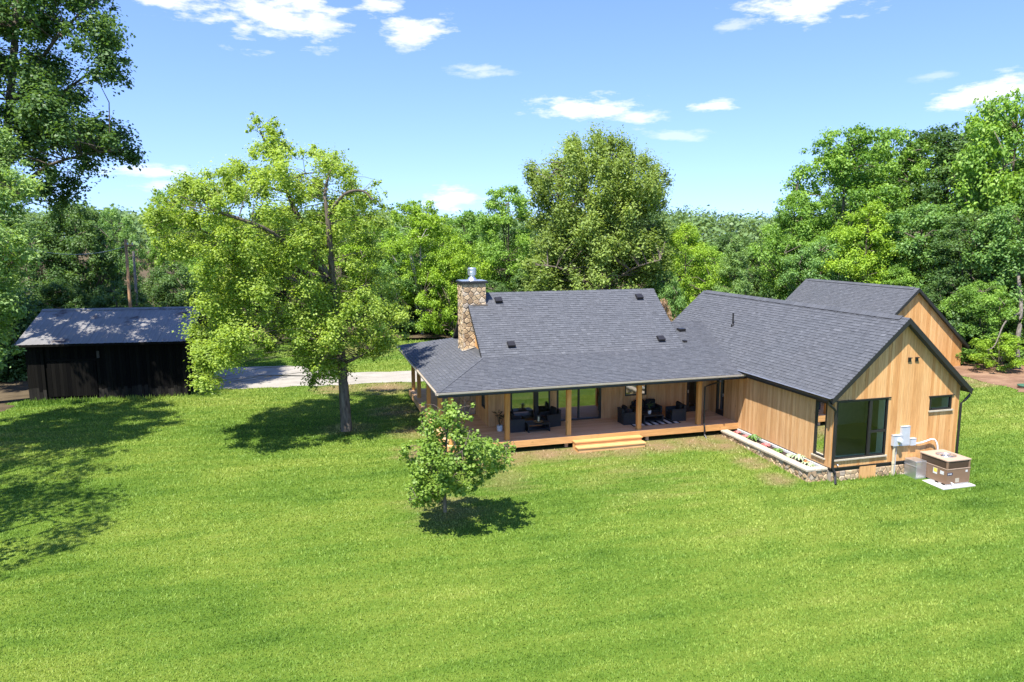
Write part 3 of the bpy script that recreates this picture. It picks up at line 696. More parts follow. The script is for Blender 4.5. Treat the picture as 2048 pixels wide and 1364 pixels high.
mb = MB(); mb.slab([(XW - HW - .135, 28.6, ZWE + .002), (XW - HW - .135, Y1, ZWE + .002), (XW - HW - .002, Y1, ZWE + .012), (XW - HW - .002, 28.6, ZWE + .012)], (0, 0, -.008)); obj('drip_edge', mb, 'metal', house)
def downspout(pts, r=.042):
    mb = MB(); mb.tube(pts, r, 8); obj('downspout', mb, 'black', house)
downspout([(17.35, YE - .05, 2.86), (17.35, YE - .05, 2.70), (17.22, 28.3, 2.42), (17.10, 28.50, 2.30), (17.10, 28.49, .62), (17.10, 28.43, .46), (17.10, 28.40, .1), (17.10, 28.22, -.06)])
downspout([(18.50, 22.12, 2.95), (18.52, 22.12, 2.80), (18.80, 22.20, 2.62), (18.90, 22.215, 2.50), (18.90, 22.215, .30), (18.98, 22.16, .12), (18.98, 22.12, -.04), (18.86, 21.96, -.26)], .05)
downspout([(XW + HW + .06, 22.10, 2.95), (XW + HW + .06, 22.10, 2.78), (24.97, 22.18, 2.55), (24.85, 22.24, 2.42), (24.85, 22.24, -.2)], .05)

# roof vents and the plumbing pipe
def roof_vent(O, up_dir, side, parent):
    O, V_, S_ = Vector(O), Vector(up_dir).normalized(), Vector(side).normalized(); n = S_.cross(V_); mb = MB()
    def P_(a, b, c): return O + S_ * a + V_ * b + n * c
    w = .17; mb.add([P_(-w, -.16, .02), P_(w, -.16, .02), P_(w, -.16, .17), P_(-w, -.16, .17), P_(-w, .2, .02), P_(w, .2, .02), P_(w, .16, .12), P_(-w, .16, .12)],
                    [(0, 1, 2, 3), (3, 2, 6, 7), (1, 5, 6, 2), (0, 3, 7, 4), (7, 6, 5, 4)])
    h = obj('roof_vent', mb, 'black', parent)
nm = (0, 1, SM); np_ = (0, 1, SP)
for O in ((8.82, 33.75, 5.97), (8.79, 31.39, 4.145), (16.24, 33.72, 5.95), (16.29, 31.35, 4.11)): roof_vent(O, nm, (1, 0, 0), house)
roof_vent((18.30, 33.0, ZE + SP * (33.0 - YE)), np_, (1, 0, 0), house)
mb = MB(); zz = ZE + SP * (31.55 - YE); mb.box(17.62, 31.45, zz - .02, 17.80, 31.63, zz + .10); obj('small_roof_vent', mb, 'black', house)
mb = MB(); mb.lathe((20.30, 31.44, 4.60), [(.10, -.1), (.09, .08), (.045, .12), (.04, .12), (.04, .66), (.034, .66)], 12); obj('vent_pipe', mb, 'black', house)

# chimney
mb = MB(); mb.box(7.04, 33.60, .5, 8.17, 34.67, 6.86); chim = obj('chimney', mb, 'mortar', house)
q = random.Random(8)
cf, cl_ = facing_front(33.60), facing_left(7.04)
stone_face(chim, cf, 7.04, 8.17, 3.3, 6.84, .27, .19, q, .014, (.02, .06)); stone_face(chim, cl_, 33.60, 34.67, 3.3, 6.84, .27, .19, q, .014, (.02, .06))
stone_face(chim, cf, 7.04, 8.17, .55, 2.9, .42, .36, q, .016, (.03, .07)); stone_face(chim, cl_, 33.60, 34.67, .55, 2.9, .42, .36, q, .016, (.03, .07))
mb = MB(); mb.bevbox(6.95, 33.50, 6.86, 8.26, 34.77, 6.97, .02); obj('chimney_cap', mb, 'black', chim)
mb = MB(); mb.box(7.0, 33.555, 6.972, 8.21, 34.72, 6.985); obj('cap_plate', mb, 'metal', chim)
mb = MB(); mb.lathe((7.62, 34.13, 6.985), [(.25, 0), (.24, .02), (.14, .16), (.14, .24), (.21, .27), (.21, .40), (.205, .41), (.205, .43), (.21, .44), (.21, .56), (.17, .60)], 20); obj('flue', mb, 'metal', chim, smooth=False)
mb = MB(); mb.slab([(7.50, 33.48, ZK + SM * (33.48 - YK) + .035), (8.24, 33.48, ZK + SM * (33.48 - YK) + .035), (8.24, 33.58, ZK + SM * (33.58 - YK) + .035), (7.50, 33.58, ZK + SM * (33.58 - YK) + .035)], (0, 0, -.008)); obj('flashing', mb, 'soffit', chim)
mb = MB(); mb.slab([(6.98, 33.32, 3.66), (7.60, 33.32, 3.845), (7.60, 33.57, 3.845), (6.98, 33.57, 3.66)], (0, 0, -.008)); obj('flashing', mb, 'metal', chim)

# deck, posts, steps
DF, DL, DB = 28.52, 5.28, 40.29
q = random.Random(12)
y = DF
while y < FWY - .05:
    x = DL; y2 = min(y + .14, FWY)
    for x2 in [q.uniform(8.5, 11), q.uniform(13.4, 15.4), WLX - .002]:
        mb = MB(); mb.box(x + .002, y + .003, .462, x2 - .002, y2 - .003, .5); obj('deck_board', mb, 'deck', house); x = x2
    y += .14
while y < DB:
    mb = MB(); mb.box(DL, y + .003, .462, SWX - .002, min(y + .137, DB), .5); obj('deck_board', mb, 'deck', house); y += .14
mb = MB(); mb.box(DL - .04, DF - .042, .215, 11.9, DF - .002, .492); obj('deck_fascia', mb, 'fresh', house)
mb = MB(); mb.box(11.905, DF - .042, .215, WLX - .004, DF - .002, .492); obj('deck_fascia', mb, 'fresh', house)
mb = MB(); mb.box(DL - .042, DF - .002, .215, DL - .002, DB, .492); obj('deck_fascia', mb, 'fresh', house)
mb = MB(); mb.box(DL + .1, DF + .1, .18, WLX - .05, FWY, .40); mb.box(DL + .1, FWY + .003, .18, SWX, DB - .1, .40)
obj('joist_shade_block', mb, 'dark', house)  # solid near-black block in place of joists, under-deck shade put into its colour
mb = MB(); mb.box(DL + 1.3, DF + 1.4, -.1, WLX - .05, DF + 1.5, .18); mb.box(DL + 1.3, DF + 1.5, -.1, DL + 1.4, DB - .2, .18); obj('under_deck_shade_wall', mb, 'dark', house)  # added near-black walls stand in for the deep shade under the deck
for x in (10.45, 14.3):
    mb = MB(); mb.box(x, DF + .15, -.25, x + .14, DF + .29, .18); obj('deck_pier', mb, 'deck', house)
pw = .098
for x, y in [(7.86, 28.72), (10.62, 28.72), (13.95, 28.72), (16.94, 28.72), (5.45, 28.72), (5.50, 34.80), (5.50, 38.0), (5.50, 40.15), (5.50, 31.6)]:
    mb = MB(); mb.bevbox(x - pw, y - pw, .501, x + pw, y + pw, 2.74, .012); obj('porch_post', mb, 'post', house)
mb = MB(); mb.box(DL, 28.63, 2.70, WLX - .05, 28.81, 2.86); mb.box(5.41, 28.81, 2.70, 5.59, DB, 2.86); obj('porch_beam', mb, 'post', house)
steps = []
for z, ya, yb in ((.335, 28.12, 28.47), (.17, 27.76, 28.12)):
    mb = MB(); mb.box(10.70, ya - .02, z - .045, 13.87, yb - .003, z); obj('step_tread', mb, 'fresh', house)
    mb = MB(); mb.box(10.74, ya + .012, z - .20, 13.83, ya + .045, z - .048); obj('step_riser', mb, 'fresh', house)
for x in (10.73, 13.80):
    mb = MB(); mb.box(x, 27.82, -.12, x + .045, 28.46, .122); mb.box(x, 28.17, .122, x + .045, 28.46, .288); obj('step_stringer', mb, 'fresh', house)

# ------------------------------------------------------------------ the gabled garage behind
GX, GZ, GY1, GY2, GH = 39.35, 5.55, 39.10, 50.6, 4.62
garage = thing('garage', 'tall timber gabled building rising behind the ridge of the right wing', 'garage', (39.35, 40, 0))
gf = facing_front(39.35)
plank_wall(garage, 'gable_wall', gf, 35.1, 43.6, -.05, lambda u: GZ - .17 - SWG * abs(u - GX), [], 'siding', apex=GX, step=.17)
mb = MB(); mb.box(35.1, 39.49, -.05, 35.22, 50.3, 1.7); mb.box(43.48, 39.49, -.05, 43.6, 50.3, 1.7); mb.box(35.22, 50.2, -.05, 43.48, 50.3, 1.7); obj('side_wall', mb, 'siding_grey', garage)
mb = MB()
mb.slab([(GX - GH, GY2, GZ - SWG * GH), (GX - GH, GY1, GZ - SWG * GH), (GX, GY1, GZ), (GX, GY2, GZ)], dn); mb.slab([(GX + .001, GY2, GZ), (GX + .001, GY1, GZ), (GX + GH, GY1, GZ - SWG * GH), (GX + GH, GY2, GZ - SWG * GH)], dn)
grf = obj('garage_roof', mb, 'shingle', garage)
LG = GH * math.hypot(1, SWG)
roof(grf, [((GX - GH, GY2, GZ - SWG * GH), (0, -1, 0), (1, 0, SWG), [(0, LG * .25), (GY2 - GY1 + .02, LG * .25), (GY2 - GY1 + .02, LG), (0, LG)])], seed=44)
vent_ridge(grf, GX, GZ, GY1 + .4, GY2 - .4)
for s in (-1, 1):
    mb = MB(); rake(mb, (GX + s * (GH + .02), GY1 - .002, GZ - SWG * (GH + .02) + up), (GX, GY1 - .002, GZ + up), .24, (0, -.035, 0)); obj('rake_board', mb, 'black', garage)
mb = MB(); mb.slab([(43.602, GY2, GZ - .165 - SWG * 4.252), (43.602, GY1, GZ - .165 - SWG * 4.252), (GX + GH - .002, GY1, GZ - .165 - SWG * GH), (GX + GH - .002, GY2, GZ - .165 - SWG * GH)], (0, 0, -.02)); obj('soffit', mb, 'soffit', garage)

# ------------------------------------------------------------------ stone planter along the wing
planter = thing('stone_planter', 'low stone planter with pale capstones along the side wall of the wing', 'planter', (18.3, 25.2, -.2))
mb = MB(); mb.box(18.02, 22.47, -.6, 18.26, 28.40, .17); mb.box(18.26, 22.47, -.6, 18.86, 22.68, .17); core = obj('core', mb, 'mortar', planter)
q = random.Random(77)
stone_face(planter, facing_left(18.02), 22.47, 28.40, -.30, .165, .245, .165, q, .010, (.02, .055))
stone_face(planter, facing_front(22.47), 18.02, 18.86, -.38, .165, .22, .165, q, .010, (.02, .055))
y = 22.42
while y < 28.35:
    y2 = min(y + q.uniform(.42, .62), 28.42); mb = MB(); mb.bevbox(17.94 + q.uniform(-.015, .015), y + .004, .17, 18.30 + q.uniform(-.02, .02), y2 - .004, .25 + q.uniform(-.006, .006), .015); obj('capstone', mb, 'cap', planter); y = y2
for a, b in ((18.302, 18.60), (18.605, 18.865)):
    mb = MB(); mb.bevbox(a + .02, 22.40, .17, b, 22.72, .25, .015); obj('capstone', mb, 'cap', planter)
mb = MB(); mb.box(18.26, 22.72, .0, 18.83, 28.38, .145); obj('soil', mb, 'soil', planter)
mb = MB(); mb.box(18.80, 22.72, .146, 18.862, 28.42, .235); obj('flashing', mb, 'white', planter)
def leafy(name, x, y, z, r, h, n, mat, label, cat, seed, group=None, flower=None, width=.3):
    q = random.Random(seed); t = thing(name, label, cat, (x, y, z), group); mb = MB()
    for i in range(n):
        a = 2 * math.pi * i / n + q.uniform(-.3, .3); L = r * q.uniform(.7, 1.15); hh = h * q.uniform(.6, 1.1); d = Vector((math.cos(a), math.sin(a), 0)); s = Vector((-d.y, d.x, 0)) * L * width * q.uniform(.7, 1.2)
        p0 = Vector((x, y, z)); p1 = p0 + d * L * .55 + Vector((0, 0, hh)); p2 = p0 + d * L + Vector((0, 0, hh * q.uniform(.3, .7)))
        mb.add([p0, p1 - s, p2, p1 + s, p1 + Vector((0, 0, -.012))], [(0, 1, 4), (1, 2, 4), (2, 3, 4), (3, 0, 4)])
    obj('foliage', mb, mat, t)
    if flower:
        fm = MB()
        for i in range(7):
            a = q.uniform(0, 6.28); rr = r * q.uniform(.1, .7); c = Vector((x + rr * math.cos(a), y + rr * math.sin(a), z + h * q.uniform(.8, 1.2)))
            for k in range(5):
                b = 6.28 * k / 5; fm.add([c, c + Vector((math.cos(b) * .045, math.sin(b) * .045, .02)), c + Vector((math.cos(b + .7) * .05, math.sin(b + .7) * .05, .012))], [(0, 1, 2)])
        obj('flowers', fm, flower, t)
    return t
leafy('bedding_plant', 18.53, 28.00, .145, .20, .10, 14, 'pink', 'low pink leaved plant at the porch end of the planter', 'plant', 1)
leafy('bedding_plant', 18.55, 27.30, .145, .21, .11, 14, 'pink', 'pink leaved plant beside the spiky green one in the planter', 'plant', 2)
leafy('spiky_plant', 18.53, 26.72, .145, .36, .26, 20, 'leafgreen', 'large spiky green plant near the porch end of the planter', 'plant', 3, width=.14)
leafy('bedding_plant', 18.55, 25.85, .145, .24, .12, 16, 'pink', 'wide pink leaved plant in the middle of the planter', 'plant', 4)
leafy('bedding_plant', 18.54, 25.05, .145, .24, .13, 16, 'leafgreen', 'round green plant in the middle of the planter', 'plant', 5)
leafy('bedding_plant', 18.54, 24.25, .145, .20, .13, 14, 'leafpale', 'small pale silvery plant right of the round green one in the planter', 'plant', 6)
leafy('spiky_plant', 18.53, 23.70, .145, .34, .24, 20, 'leafpale', 'large striped pale green plant in the lower half of the planter', 'plant', 7, width=.17)
leafy('flowering_plant', 18.53, 23.20, .145, .22, .14, 14, 'leafpale', 'pale plant with orange flowers near the corner of the planter', 'plant', 8, flower='orange')
leafy('bedding_plant', 18.50, 22.92, .145, .19, .16, 14, 'leafpale', 'pale plant in the very corner of the planter by the window', 'plant', 9)

# ------------------------------------------------------------------ air conditioner, pad, electrics
PX0, PX1, PY0, PY1, PZ = 22.46, 23.99, 20.52, 22.26, -.30
mb = MB(); mb.bevbox(PX0, PY0, -.46, PX1, PY1, PZ, .015); solo('equipment_pad', mb, 'concrete', 'pale slab under the brown air conditioner', 'slab', (23.2, 21.4, -.40))
ac = thing('air_conditioner', 'brown packaged air conditioner with a round fan opening on top', 'air conditioner', (23.36, 21.4, PZ + .05))
X0, X1, YA_, YB_, Z0, Z1 = 22.80, 23.90, 20.74, 22.02, -.24, .68; ZM = .33
mb = MB(); mb.box(X0 + .02, YA_ + .02, Z0 - .055, X1 - .02, YB_ - .02, Z0); obj('base_rail', mb, 'metal', ac)
mb = MB(); mb.box(X0, YA_, Z0, X1, YB_, ZM - .012); obj('cabinet', mb, 'brown', ac)
mb = MB(); mb.box(X0 - .008, YA_ - .008, ZM - .012, X1 + .008, YB_ + .008, ZM + .012); obj('trim_band', mb, 'browntop', ac)
mb = MB()
for cx in (X0, X1 - .07):
    for cyy in (YA_, YB_ - .07): mb.bevbox(cx, cyy, ZM + .012, cx + .07, cyy + .07, Z1 - .04, .012)
obj('corner_post', mb, 'brown', ac)
mb = MB(); mb.box(X0 + .05, YA_ + .05, ZM + .012, X1 - .05, YB_ - .05, Z1 - .24); obj('coil', mb, 'dark', ac)
mb = MB()
k = X0 + .085
while k < X1 - .085: mb.box(k, YA_ + .006, ZM + .02, k + .018, YA_ + .04, Z1 - .045); k += .036
k = YA_ + .085
while k < YB_ - .085: mb.box(X0 + .006, k, ZM + .02, X0 + .04, k + .018, Z1 - .045); mb.box(X1 - .04, k, ZM + .02, X1 - .006, k + .018, Z1 - .045); k += .036
obj('louvre', mb, 'browndark', ac)
mb = MB(); n = 28; fc = (23.36, 21.36); fr_ = .36
rect = []
for i in range(n):
    a = 2 * math.pi * i / n; dx, dy = math.cos(a), math.sin(a)
    t = min((X1 + .012 - fc[0]) / dx if dx > 1e-6 else (X0 - .012 - fc[0]) / dx if dx < -1e-6 else 9e9, (YB_ + .012 - fc[1]) / dy if dy > 1e-6 else (YA_ - .012 - fc[1]) / dy if dy < -1e-6 else 9e9)
    rect.append((fc[0] + dx * t, fc[1] + dy * t, dx, dy))
for cxx, cyy in ((X0 - .012, YA_ - .012), (X1 + .012, YA_ - .012), (X1 + .012, YB_ + .012), (X0 - .012, YB_ + .012)):
    j = min(range(n), key=lambda i: math.hypot(rect[i][0] - cxx, rect[i][1] - cyy)); rect[j] = (cxx, cyy, rect[j][2], rect[j][3])
vs = []; 
for x, y, dx, dy in rect: vs += [(x, y, Z1 - .045), (x, y, Z1 - .008), (x + (fc[0] - x) * .02, y + (fc[1] - y) * .02, Z1), (fc[0] + dx * fr_, fc[1] + dy * fr_, Z1 + .012), (fc[0] + dx * fr_ * .96, fc[1] + dy * fr_ * .96, Z1 - .10)]
mb.add(vs, [(i * 5 + j, (i + 1) % n * 5 + j, (i + 1) % n * 5 + j + 1, i * 5 + j + 1) for i in range(n) for j in range(4)]); obj('top_panel', mb, 'browntop', ac)
mb = MB(); mb.lathe((fc[0], fc[1], Z1 - .20), [(.36, 0), (.36, .01)], 24); obj('fan_well', mb, 'dark', ac)
mb = MB()
for i in range(4):
    a = i * math.pi / 2 + .4; d = Vector((math.cos(a), math.sin(a), 0)); s = Vector((-d.y, d.x, 0)); c = Vector((fc[0], fc[1], Z1 - .12))
    mb.add([c + d * .06 - s * .03 + Vector((0, 0, .02)), c + d * .31 - s * .11 + Vector((0, 0, .03)), c + d * .31 + s * .10 - Vector((0, 0, .03)), c + d * .06 + s * .03 - Vector((0, 0, .02))], [(0, 1, 2, 3)])
mb.lathe((fc[0], fc[1], Z1 - .16), [(.07, 0), (.07, .08), (.04, .10)], 12); obj('fan', mb, 'grey', ac)
mb = MB()
for r_ in (.09, .16, .23, .30):
    mb.tube([(fc[0] + r_ * math.cos(2 * math.pi * i / 20), fc[1] + r_ * math.sin(2 * math.pi * i / 20), Z1 - .005) for i in range(21)], .004, 4, False)
for a in (.3, 1.87): d = Vector((math.cos(a), math.sin(a), 0)) * .35; c = Vector((fc[0], fc[1], Z1 + .002)); mb.tube([c - d, c + d], .010, 5)
obj('fan_guard', mb, 'metal', ac)
def label_plate(parent, t3, u0, u1, z0, z1, mat, name='label_plate', w=.004):
    mb = MB(); tbox(mb, t3, u0, 0, z0, u1, w, z1); return obj(name, mb, mat, parent)
al, af = facing_left(X0), facing_front(YA_)
p1 = label_plate(ac, al, 21.17, 21.36, .03, .25, 'white', 'warning_label'); mb = MB(); tbox(mb, al, 21.175, .005, .10, 21.33, .007, .245); obj('warning_print', mb, 'yellow', p1)
label_plate(ac, al, 20.87, 21.04, .09, .22, 'white', 'rating_label')
bd = label_plate(ac, af, 22.83, 23.07, .10, .20, 'navy', 'maker_badge'); mb = MB()
for i, u in enumerate((22.855, 22.915, 22.945, 22.975, 23.005)): tbox(mb, af, u, .005, .125, u + (.035 if i == 0 else .021), .007, .175)
obj('badge_print', mb, 'white', bd)
label_plate(ac, af, 23.68, 23.78, .17, .25, 'white', 'small_label'); label_plate(ac, af, 23.22, 23.40, -.20, -.04, 'cap', 'data_plate')
mb = MB()
for u in (21.75, 21.25, 20.95): tbox(mb, al, u - .14, -.01, Z0 - .048, u, -.004, Z0 - .006)
obj('rail_slot', mb, 'dark', ac)
mb = MB(); mb.tube([(23.02, 20.73, -.19), (23.02, 20.66, -.19), (23.02, 20.62, -.22), (23.02, 20.58, -.27), (22.86, 20.56, -.28)], .022, 8); obj('drain_pipe', mb, 'white', ac)
mb = MB(); mb.bevbox(22.30, 21.66, PZ + .005, 22.795, 22.255, .40, .012); mb.box(22.285, 21.65, .17, 22.31, 22.26, .20); obj('duct_box', mb, 'metal', ac)
mt = thing('electric_meter', 'grey electric meter box with round glass meter on the gable wall', 'meter', (21.79, 22.24, .96))
mb = MB(); tbox(mb, ff, 21.60, .025, .95, 21.98, .17, 1.36); tbox(mb, ff, 21.59, .02, 1.362, 21.99, .185, 1.375); obj('meter_case', mb, 'grey', mt)
mb = MB(); mb.tube([(21.86, WFY - .17, 1.17), (21.86, WFY - .20, 1.17), (21.86, WFY - .27, 1.17), (21.86, WFY - .29, 1.17)], [.10, .095, .088, .07], 16); obj('meter_dome', mb, 'white', mt, smooth=False)
mb = MB(); tbox(mb, ff, 21.80, .17, 1.0, 21.90, .175, 1.05); obj('meter_seal', mb, 'yellow', mt)
mb = MB(); mb.tube([(21.70, WFY - .09, .95), (21.70, WFY - .09, -.40)], .050, 10); mb.tube([(21.70, WFY - .09, .30), (21.70, WFY - .09, .22)], .06, 10); obj('riser_pipe', mb, 'pvc', mt)
mb = MB(); mb.tube([(21.84, WFY - .06, .95), (21.84, WFY - .06, .4), (21.83, WFY - .05, -.38)], .016, 6); obj('ground_wire', mb, 'grey', mt)
bp = thing('breaker_box', 'tall grey breaker box right of the electric meter', 'breaker box', (22.2, 22.24, .93))
mb = MB(); tbox(mb, ff, 21.99, .025, .92, 22.38, .13, 1.68); tbox(mb, ff, 21.98, .02, 1.682, 22.39, .145, 1.695); obj('panel_case', mb, 'grey', bp); mb = MB(); tbox(mb, ff, 22.02, .131, .96, 22.35, .138, 1.64); obj('panel_door', mb, 'grey', bp)
sb_ = thing('disconnect_box', 'small grey switch box with pale conduit running to the air conditioner', 'switch box', (22.55, 22.24, .90))
mb = MB(); tbox(mb, ff, 22.44, .025, .90, 22.70, .14, 1.17); tbox(mb, ff, 22.43, .02, 1.172, 22.71, .155, 1.183); obj('switch_case', mb, 'grey', sb_)
mb = MB(); mb.tube([(22.70, 22.20, .96), (22.95, 22.18, .97), (23.2, 22.17, 1.02), (23.42, 22.16, 1.08), (23.58, 22.14, 1.06), (23.66, 22.12, .96), (23.68, 22.08, .82), (23.68, 22.03, .5)], .034, 8); obj('conduit', mb, 'flex', sb_, smooth=True)
mb = MB(); mb.tube([(19.14, 22.285, .40), (19.14, 22.22, .40), (19.14, 22.20, .37)], .03, 8); solo('hose_tap', mb, 'metal', 'small metal hose tap on the wall below the picture window', 'tap', (19.14, 22.28, .40))

# ------------------------------------------------------------------ porch furniture
DZ = .502
def make_armchair(label, loc, rot, group, wide=.72):
    t = thing('armchair' if wide < 1 else 'sofa', label, 'armchair' if wide < 1 else 'sofa', loc, group, rot, local=True)
    hw, d = wide / 2, .36                                                  # faces local -Y
    mb = MB(); mb.bevbox(-hw + .09, -d, .03, hw - .09, d - .12, .30, .015); obj('seat', mb, 'wicker', t)
    for s in (-1, 1): mb = MB(); mb.bevbox(min(s * hw, s * (hw - .088)), -d, .0, max(s * hw, s * (hw - .088)), d, .58, .02); obj('arm', mb, 'wicker', t)
    mb = MB(); mb.add([(-hw + .09, d - .118, .0), (hw - .09, d - .118, .0), (hw - .09, d, .0), (-hw + .09, d, .0), (-hw + .09, d - .06, .72), (hw - .09, d - .06, .72), (hw - .09, d + .05, .72), (-hw + .09, d + .05, .72)],
                      [(3, 2, 1, 0), (4, 5, 6, 7), (0, 1, 5, 4), (1, 2, 6, 5), (2, 3, 7, 6), (3, 0, 4, 7)]); obj('back', mb, 'wicker', t)
    nseat = 1 if wide < 1 else 2; w_ = (wide - .19) / nseat
    for i in range(nseat):
        x0 = -hw + .095 + i * w_
        mb = MB(); mb.bevbox(x0 + .004, -d - .01, .302, x0 + w_ - .004, d - .13, .41, .03); obj('seat_cushion', mb, 'cushion', t)
        mb = MB(); mb.bevbox(x0 + .03, d - .26, .412, x0 + w_ - .03, d - .125, .84, .05); obj('back_cushion', mb, 'cushion', t)
    return t
make_armchair('black wicker armchair between the potted houseplant and the lantern table', (8.62, 30.12, DZ), R(90), 'black porch seats')
make_armchair('black wicker armchair right of the lantern table by the glass door', (10.42, 30.55, DZ), R(-78), 'black porch seats')
make_armchair('black wicker armchair at the left edge of the striped rug', (13.97, 29.90, DZ), R(90), 'black porch seats')
make_armchair('black wicker armchair at the right end of the striped rug', (16.40, 29.85, DZ), R(-90), 'black porch seats')
make_armchair('black two seat wicker sofa against the porch wall under the small window', (15.25, 30.62, DZ), 0, 'black porch seats', 1.35)
def make_table(label, loc, w, d):
    t = thing('coffee_table', label, 'table', loc, 'black coffee tables', 0, local=True)
    mb = MB(); mb.bevbox(-w / 2, -d / 2, .335, w / 2, d / 2, .375, .008); obj('tabletop', mb, 'wicker', t)
    for s in (-1, 1): mb = MB(); mb.box(min(s * w / 2, s * (w / 2 - .05)), -d / 2, 0, max(s * w / 2, s * (w / 2 - .05)), d / 2, .334); obj('side_panel', mb, 'wicker', t)
    mb = MB(); mb.box(-w / 2 + .052, -d / 2 + .03, .10, w / 2 - .052, d / 2 - .03, .125); obj('shelf', mb, 'wicker', t)
make_table('low black coffee table holding a candle lantern', (9.56, 29.83, DZ), 1.02, .60); make_table('low black coffee table standing on the striped rug', (15.10, 29.78, DZ), .98, .58)
tz = DZ + .378
mb = MB(); mb.lathe((9.60, 29.86, tz), [(.10, 0), (.20, .012), (.22, .035), (.205, .035), (.19, .02), (.05, .014)], 20); solo('woven_tray', mb, 'tray', 'round woven tray on the coffee table', 'tray', (9.60, 29.86, tz))
ln = thing('candle_lantern', 'small dark lantern with a cream candle on the woven tray', 'lantern', (9.62, 29.86, tz + .02))
mb = MB(); z = tz + .022; mb.box(9.55, 29.79, z, 9.69, 29.93, z + .015); mb.box(9.55, 29.79, z + .25, 9.69, 29.93, z + .265)
for x in (9.55, 9.675):
    for y in (29.79, 29.915): mb.box(x, y, z + .015, x + .015, y + .015, z + .25)
obj('lantern_frame', mb, 'black', ln); mb = MB(); mb.lathe((9.62, 29.86, z + .016), [(.042, 0), (.042, .20), (.03, .205)], 12); obj('candle', mb, 'wax', ln)
def potted(label, x, y, z, r, h, leaf_h, n, mat, spread, seed):
    q = random.Random(seed); t = thing('potted_plant', label, 'plant', (x, y, z))
    mb = MB(); mb.lathe((x, y, z), [(r * .8, 0), (r, h * .25), (r, h), (r * .88, h), (r * .86, h * .85)], 18); obj('pot', mb, 'white', t, smooth=False)
    sm_, lm_ = MB(), MB()
    for i in range(n):
        a = q.uniform(0, 6.28); tip = Vector((x + spread * math.cos(a) * q.uniform(.3, 1), y + spread * math.sin(a) * q.uniform(.3, 1), z + h + leaf_h * q.uniform(.5, 1))); b = Vector((x, y, z + h * .85)); m_ = b.lerp(tip, .5) + Vector((0, 0, .06))
        sm_.tube([b, m_, tip], [.007, .006, .004], 4)
        for k in range(5):
            c = m_.lerp(tip, k / 4); d = Vector((q.uniform(-1, 1), q.uniform(-1, 1), q.uniform(-.1, .5))).normalized(); L = leaf_h * .26; s = d.cross(Vector((0, 0, 1))).normalized() * L * .2
            lm_.add([c, c + d * L * .5 + s, c + d * L - Vector((0, 0, L * .2)), c + d * L * .5 - s], [(0, 1, 2, 3)])
    obj('stems', sm_, 'leafblack', t); obj('foliage', lm_, mat, t)
potted('dark leaved houseplant in a white pot by the porch corner', 7.93, 30.22, DZ, .13, .26, .75, 9, 'leafblack', .34, 3)
potted('small green houseplant in a white pot on the rug table', 15.02, 29.80, tz, .075, .17, .36, 8, 'leafgreen', .22, 5)
rug = thing('striped_rug', 'black and white striped rug under the porch table', 'rug', (15.1, 29.9, DZ))
mb = MB(); mb.box(13.95, 29.2, DZ, 16.35, 30.55, DZ + .008); obj('rug_base', mb, 'cushion', rug)
k = 14.03; i = 0
while k < 16.3:
    mb = MB(); mb.box(k, 29.22, DZ + .009, min(k + .17, 16.33), 30.53, DZ + .013); obj('rug_stripe', mb, 'rug_white', rug); k += .34

# ------------------------------------------------------------------ black barn, poles, lid
BA, BT, BN = Vector((-15.33, 45.6, 0)), Vector((.9928, -.1197, 0)), Vector((.1197, .9928, 0))
barn = thing('barn', 'long black board barn with a rusty grey tin roof beside the woods', 'barn', (-11.2, 45.1, 0))
bp_ = lambda u, w, z: tuple(BA + BT * u - BN * w + Vector((0, 0, z)))
bs = lambda w0: (lambda u, w, z: tuple(BA + BT * (w0 + w) + BN * u + Vector((0, 0, z))))
q = random.Random(5); BL, BD, BE, BR_ = 8.42, 6.2, 3.30, 4.85
mb = MB(); tbox(mb, bp_, .06, -BD, -.2, BL - .06, -.06, 3.28); core = obj('inner_wall', mb, 'barnwood', barn)
mb = MB(); mb.add([bp_(.1, -.05, 3.2), bp_(.1, -BD, 3.2), bp_(.1, -BD / 2, BR_ - .1), bp_(BL - .1, -.05, 3.2), bp_(BL - .1, -BD, 3.2), bp_(BL - .1, -BD / 2, BR_ - .1)], [(0, 1, 2), (5, 4, 3)]); obj('gable_end', mb, 'barnwood', barn)
D0, D1 = 1.05, 3.62
u = 0
while u < BL - .02:
    u2 = min(u + q.uniform(.15, .21), BL); door_ = u2 > D0 and u < D1; pr_ = q.uniform(.02, .035)
    if not door_:
        f0 = q.uniform(.45, .75); mb = MB(); tbox(mb, bp_, u + .004, -.03, f0, u2 - .004, pr_, 3.28); obj('wall_board', mb, 'barnwood', barn)
        mb = MB(); tbox(mb, bp_, u + .004, -.03, -.06, u2 - .004, pr_ - .001, f0 - .001); obj('board_foot', mb, 'barngrey', barn)
    else:
        mb = MB(); tbox(mb, bp_, max(u, D0) + .004, -.03, 2.32, min(u2, D1) - .004, pr_, 3.28); obj('wall_board', mb, 'barnwood', barn)
    u = u2
u = .1
while u < BD:
    u2 = min(u + .19, BD); tz_ = lambda d: 3.25 + (BR_ - 3.35) * (1 - abs(d - BD / 2) / (BD / 2)); mb = MB(); tbox(mb, bs(BL - .05), u + .004, 0, -.06, u2 - .004, .03 + q.uniform(0, .015), tz_(u), tz_(u2)); obj('end_board', mb, 'barnwood', barn); u = u2
dr = MB(); tbox(dr, bp_, D0, -.04, 2.22, D1 + .1, .06, 2.33); door = obj('barn_door', dr, 'barnwood', barn, label='wide sliding door of black boards at the left of the front')
u = D0 + .02
while u < D1:
    mb = MB(); u2 = min(u + .2, D1); tbox(mb, bp_, u + .004, -.02, .20, u2 - .004, .045 + q.uniform(0, .01), 2.21); obj('door_board', mb, 'barnwood', door); u = u2
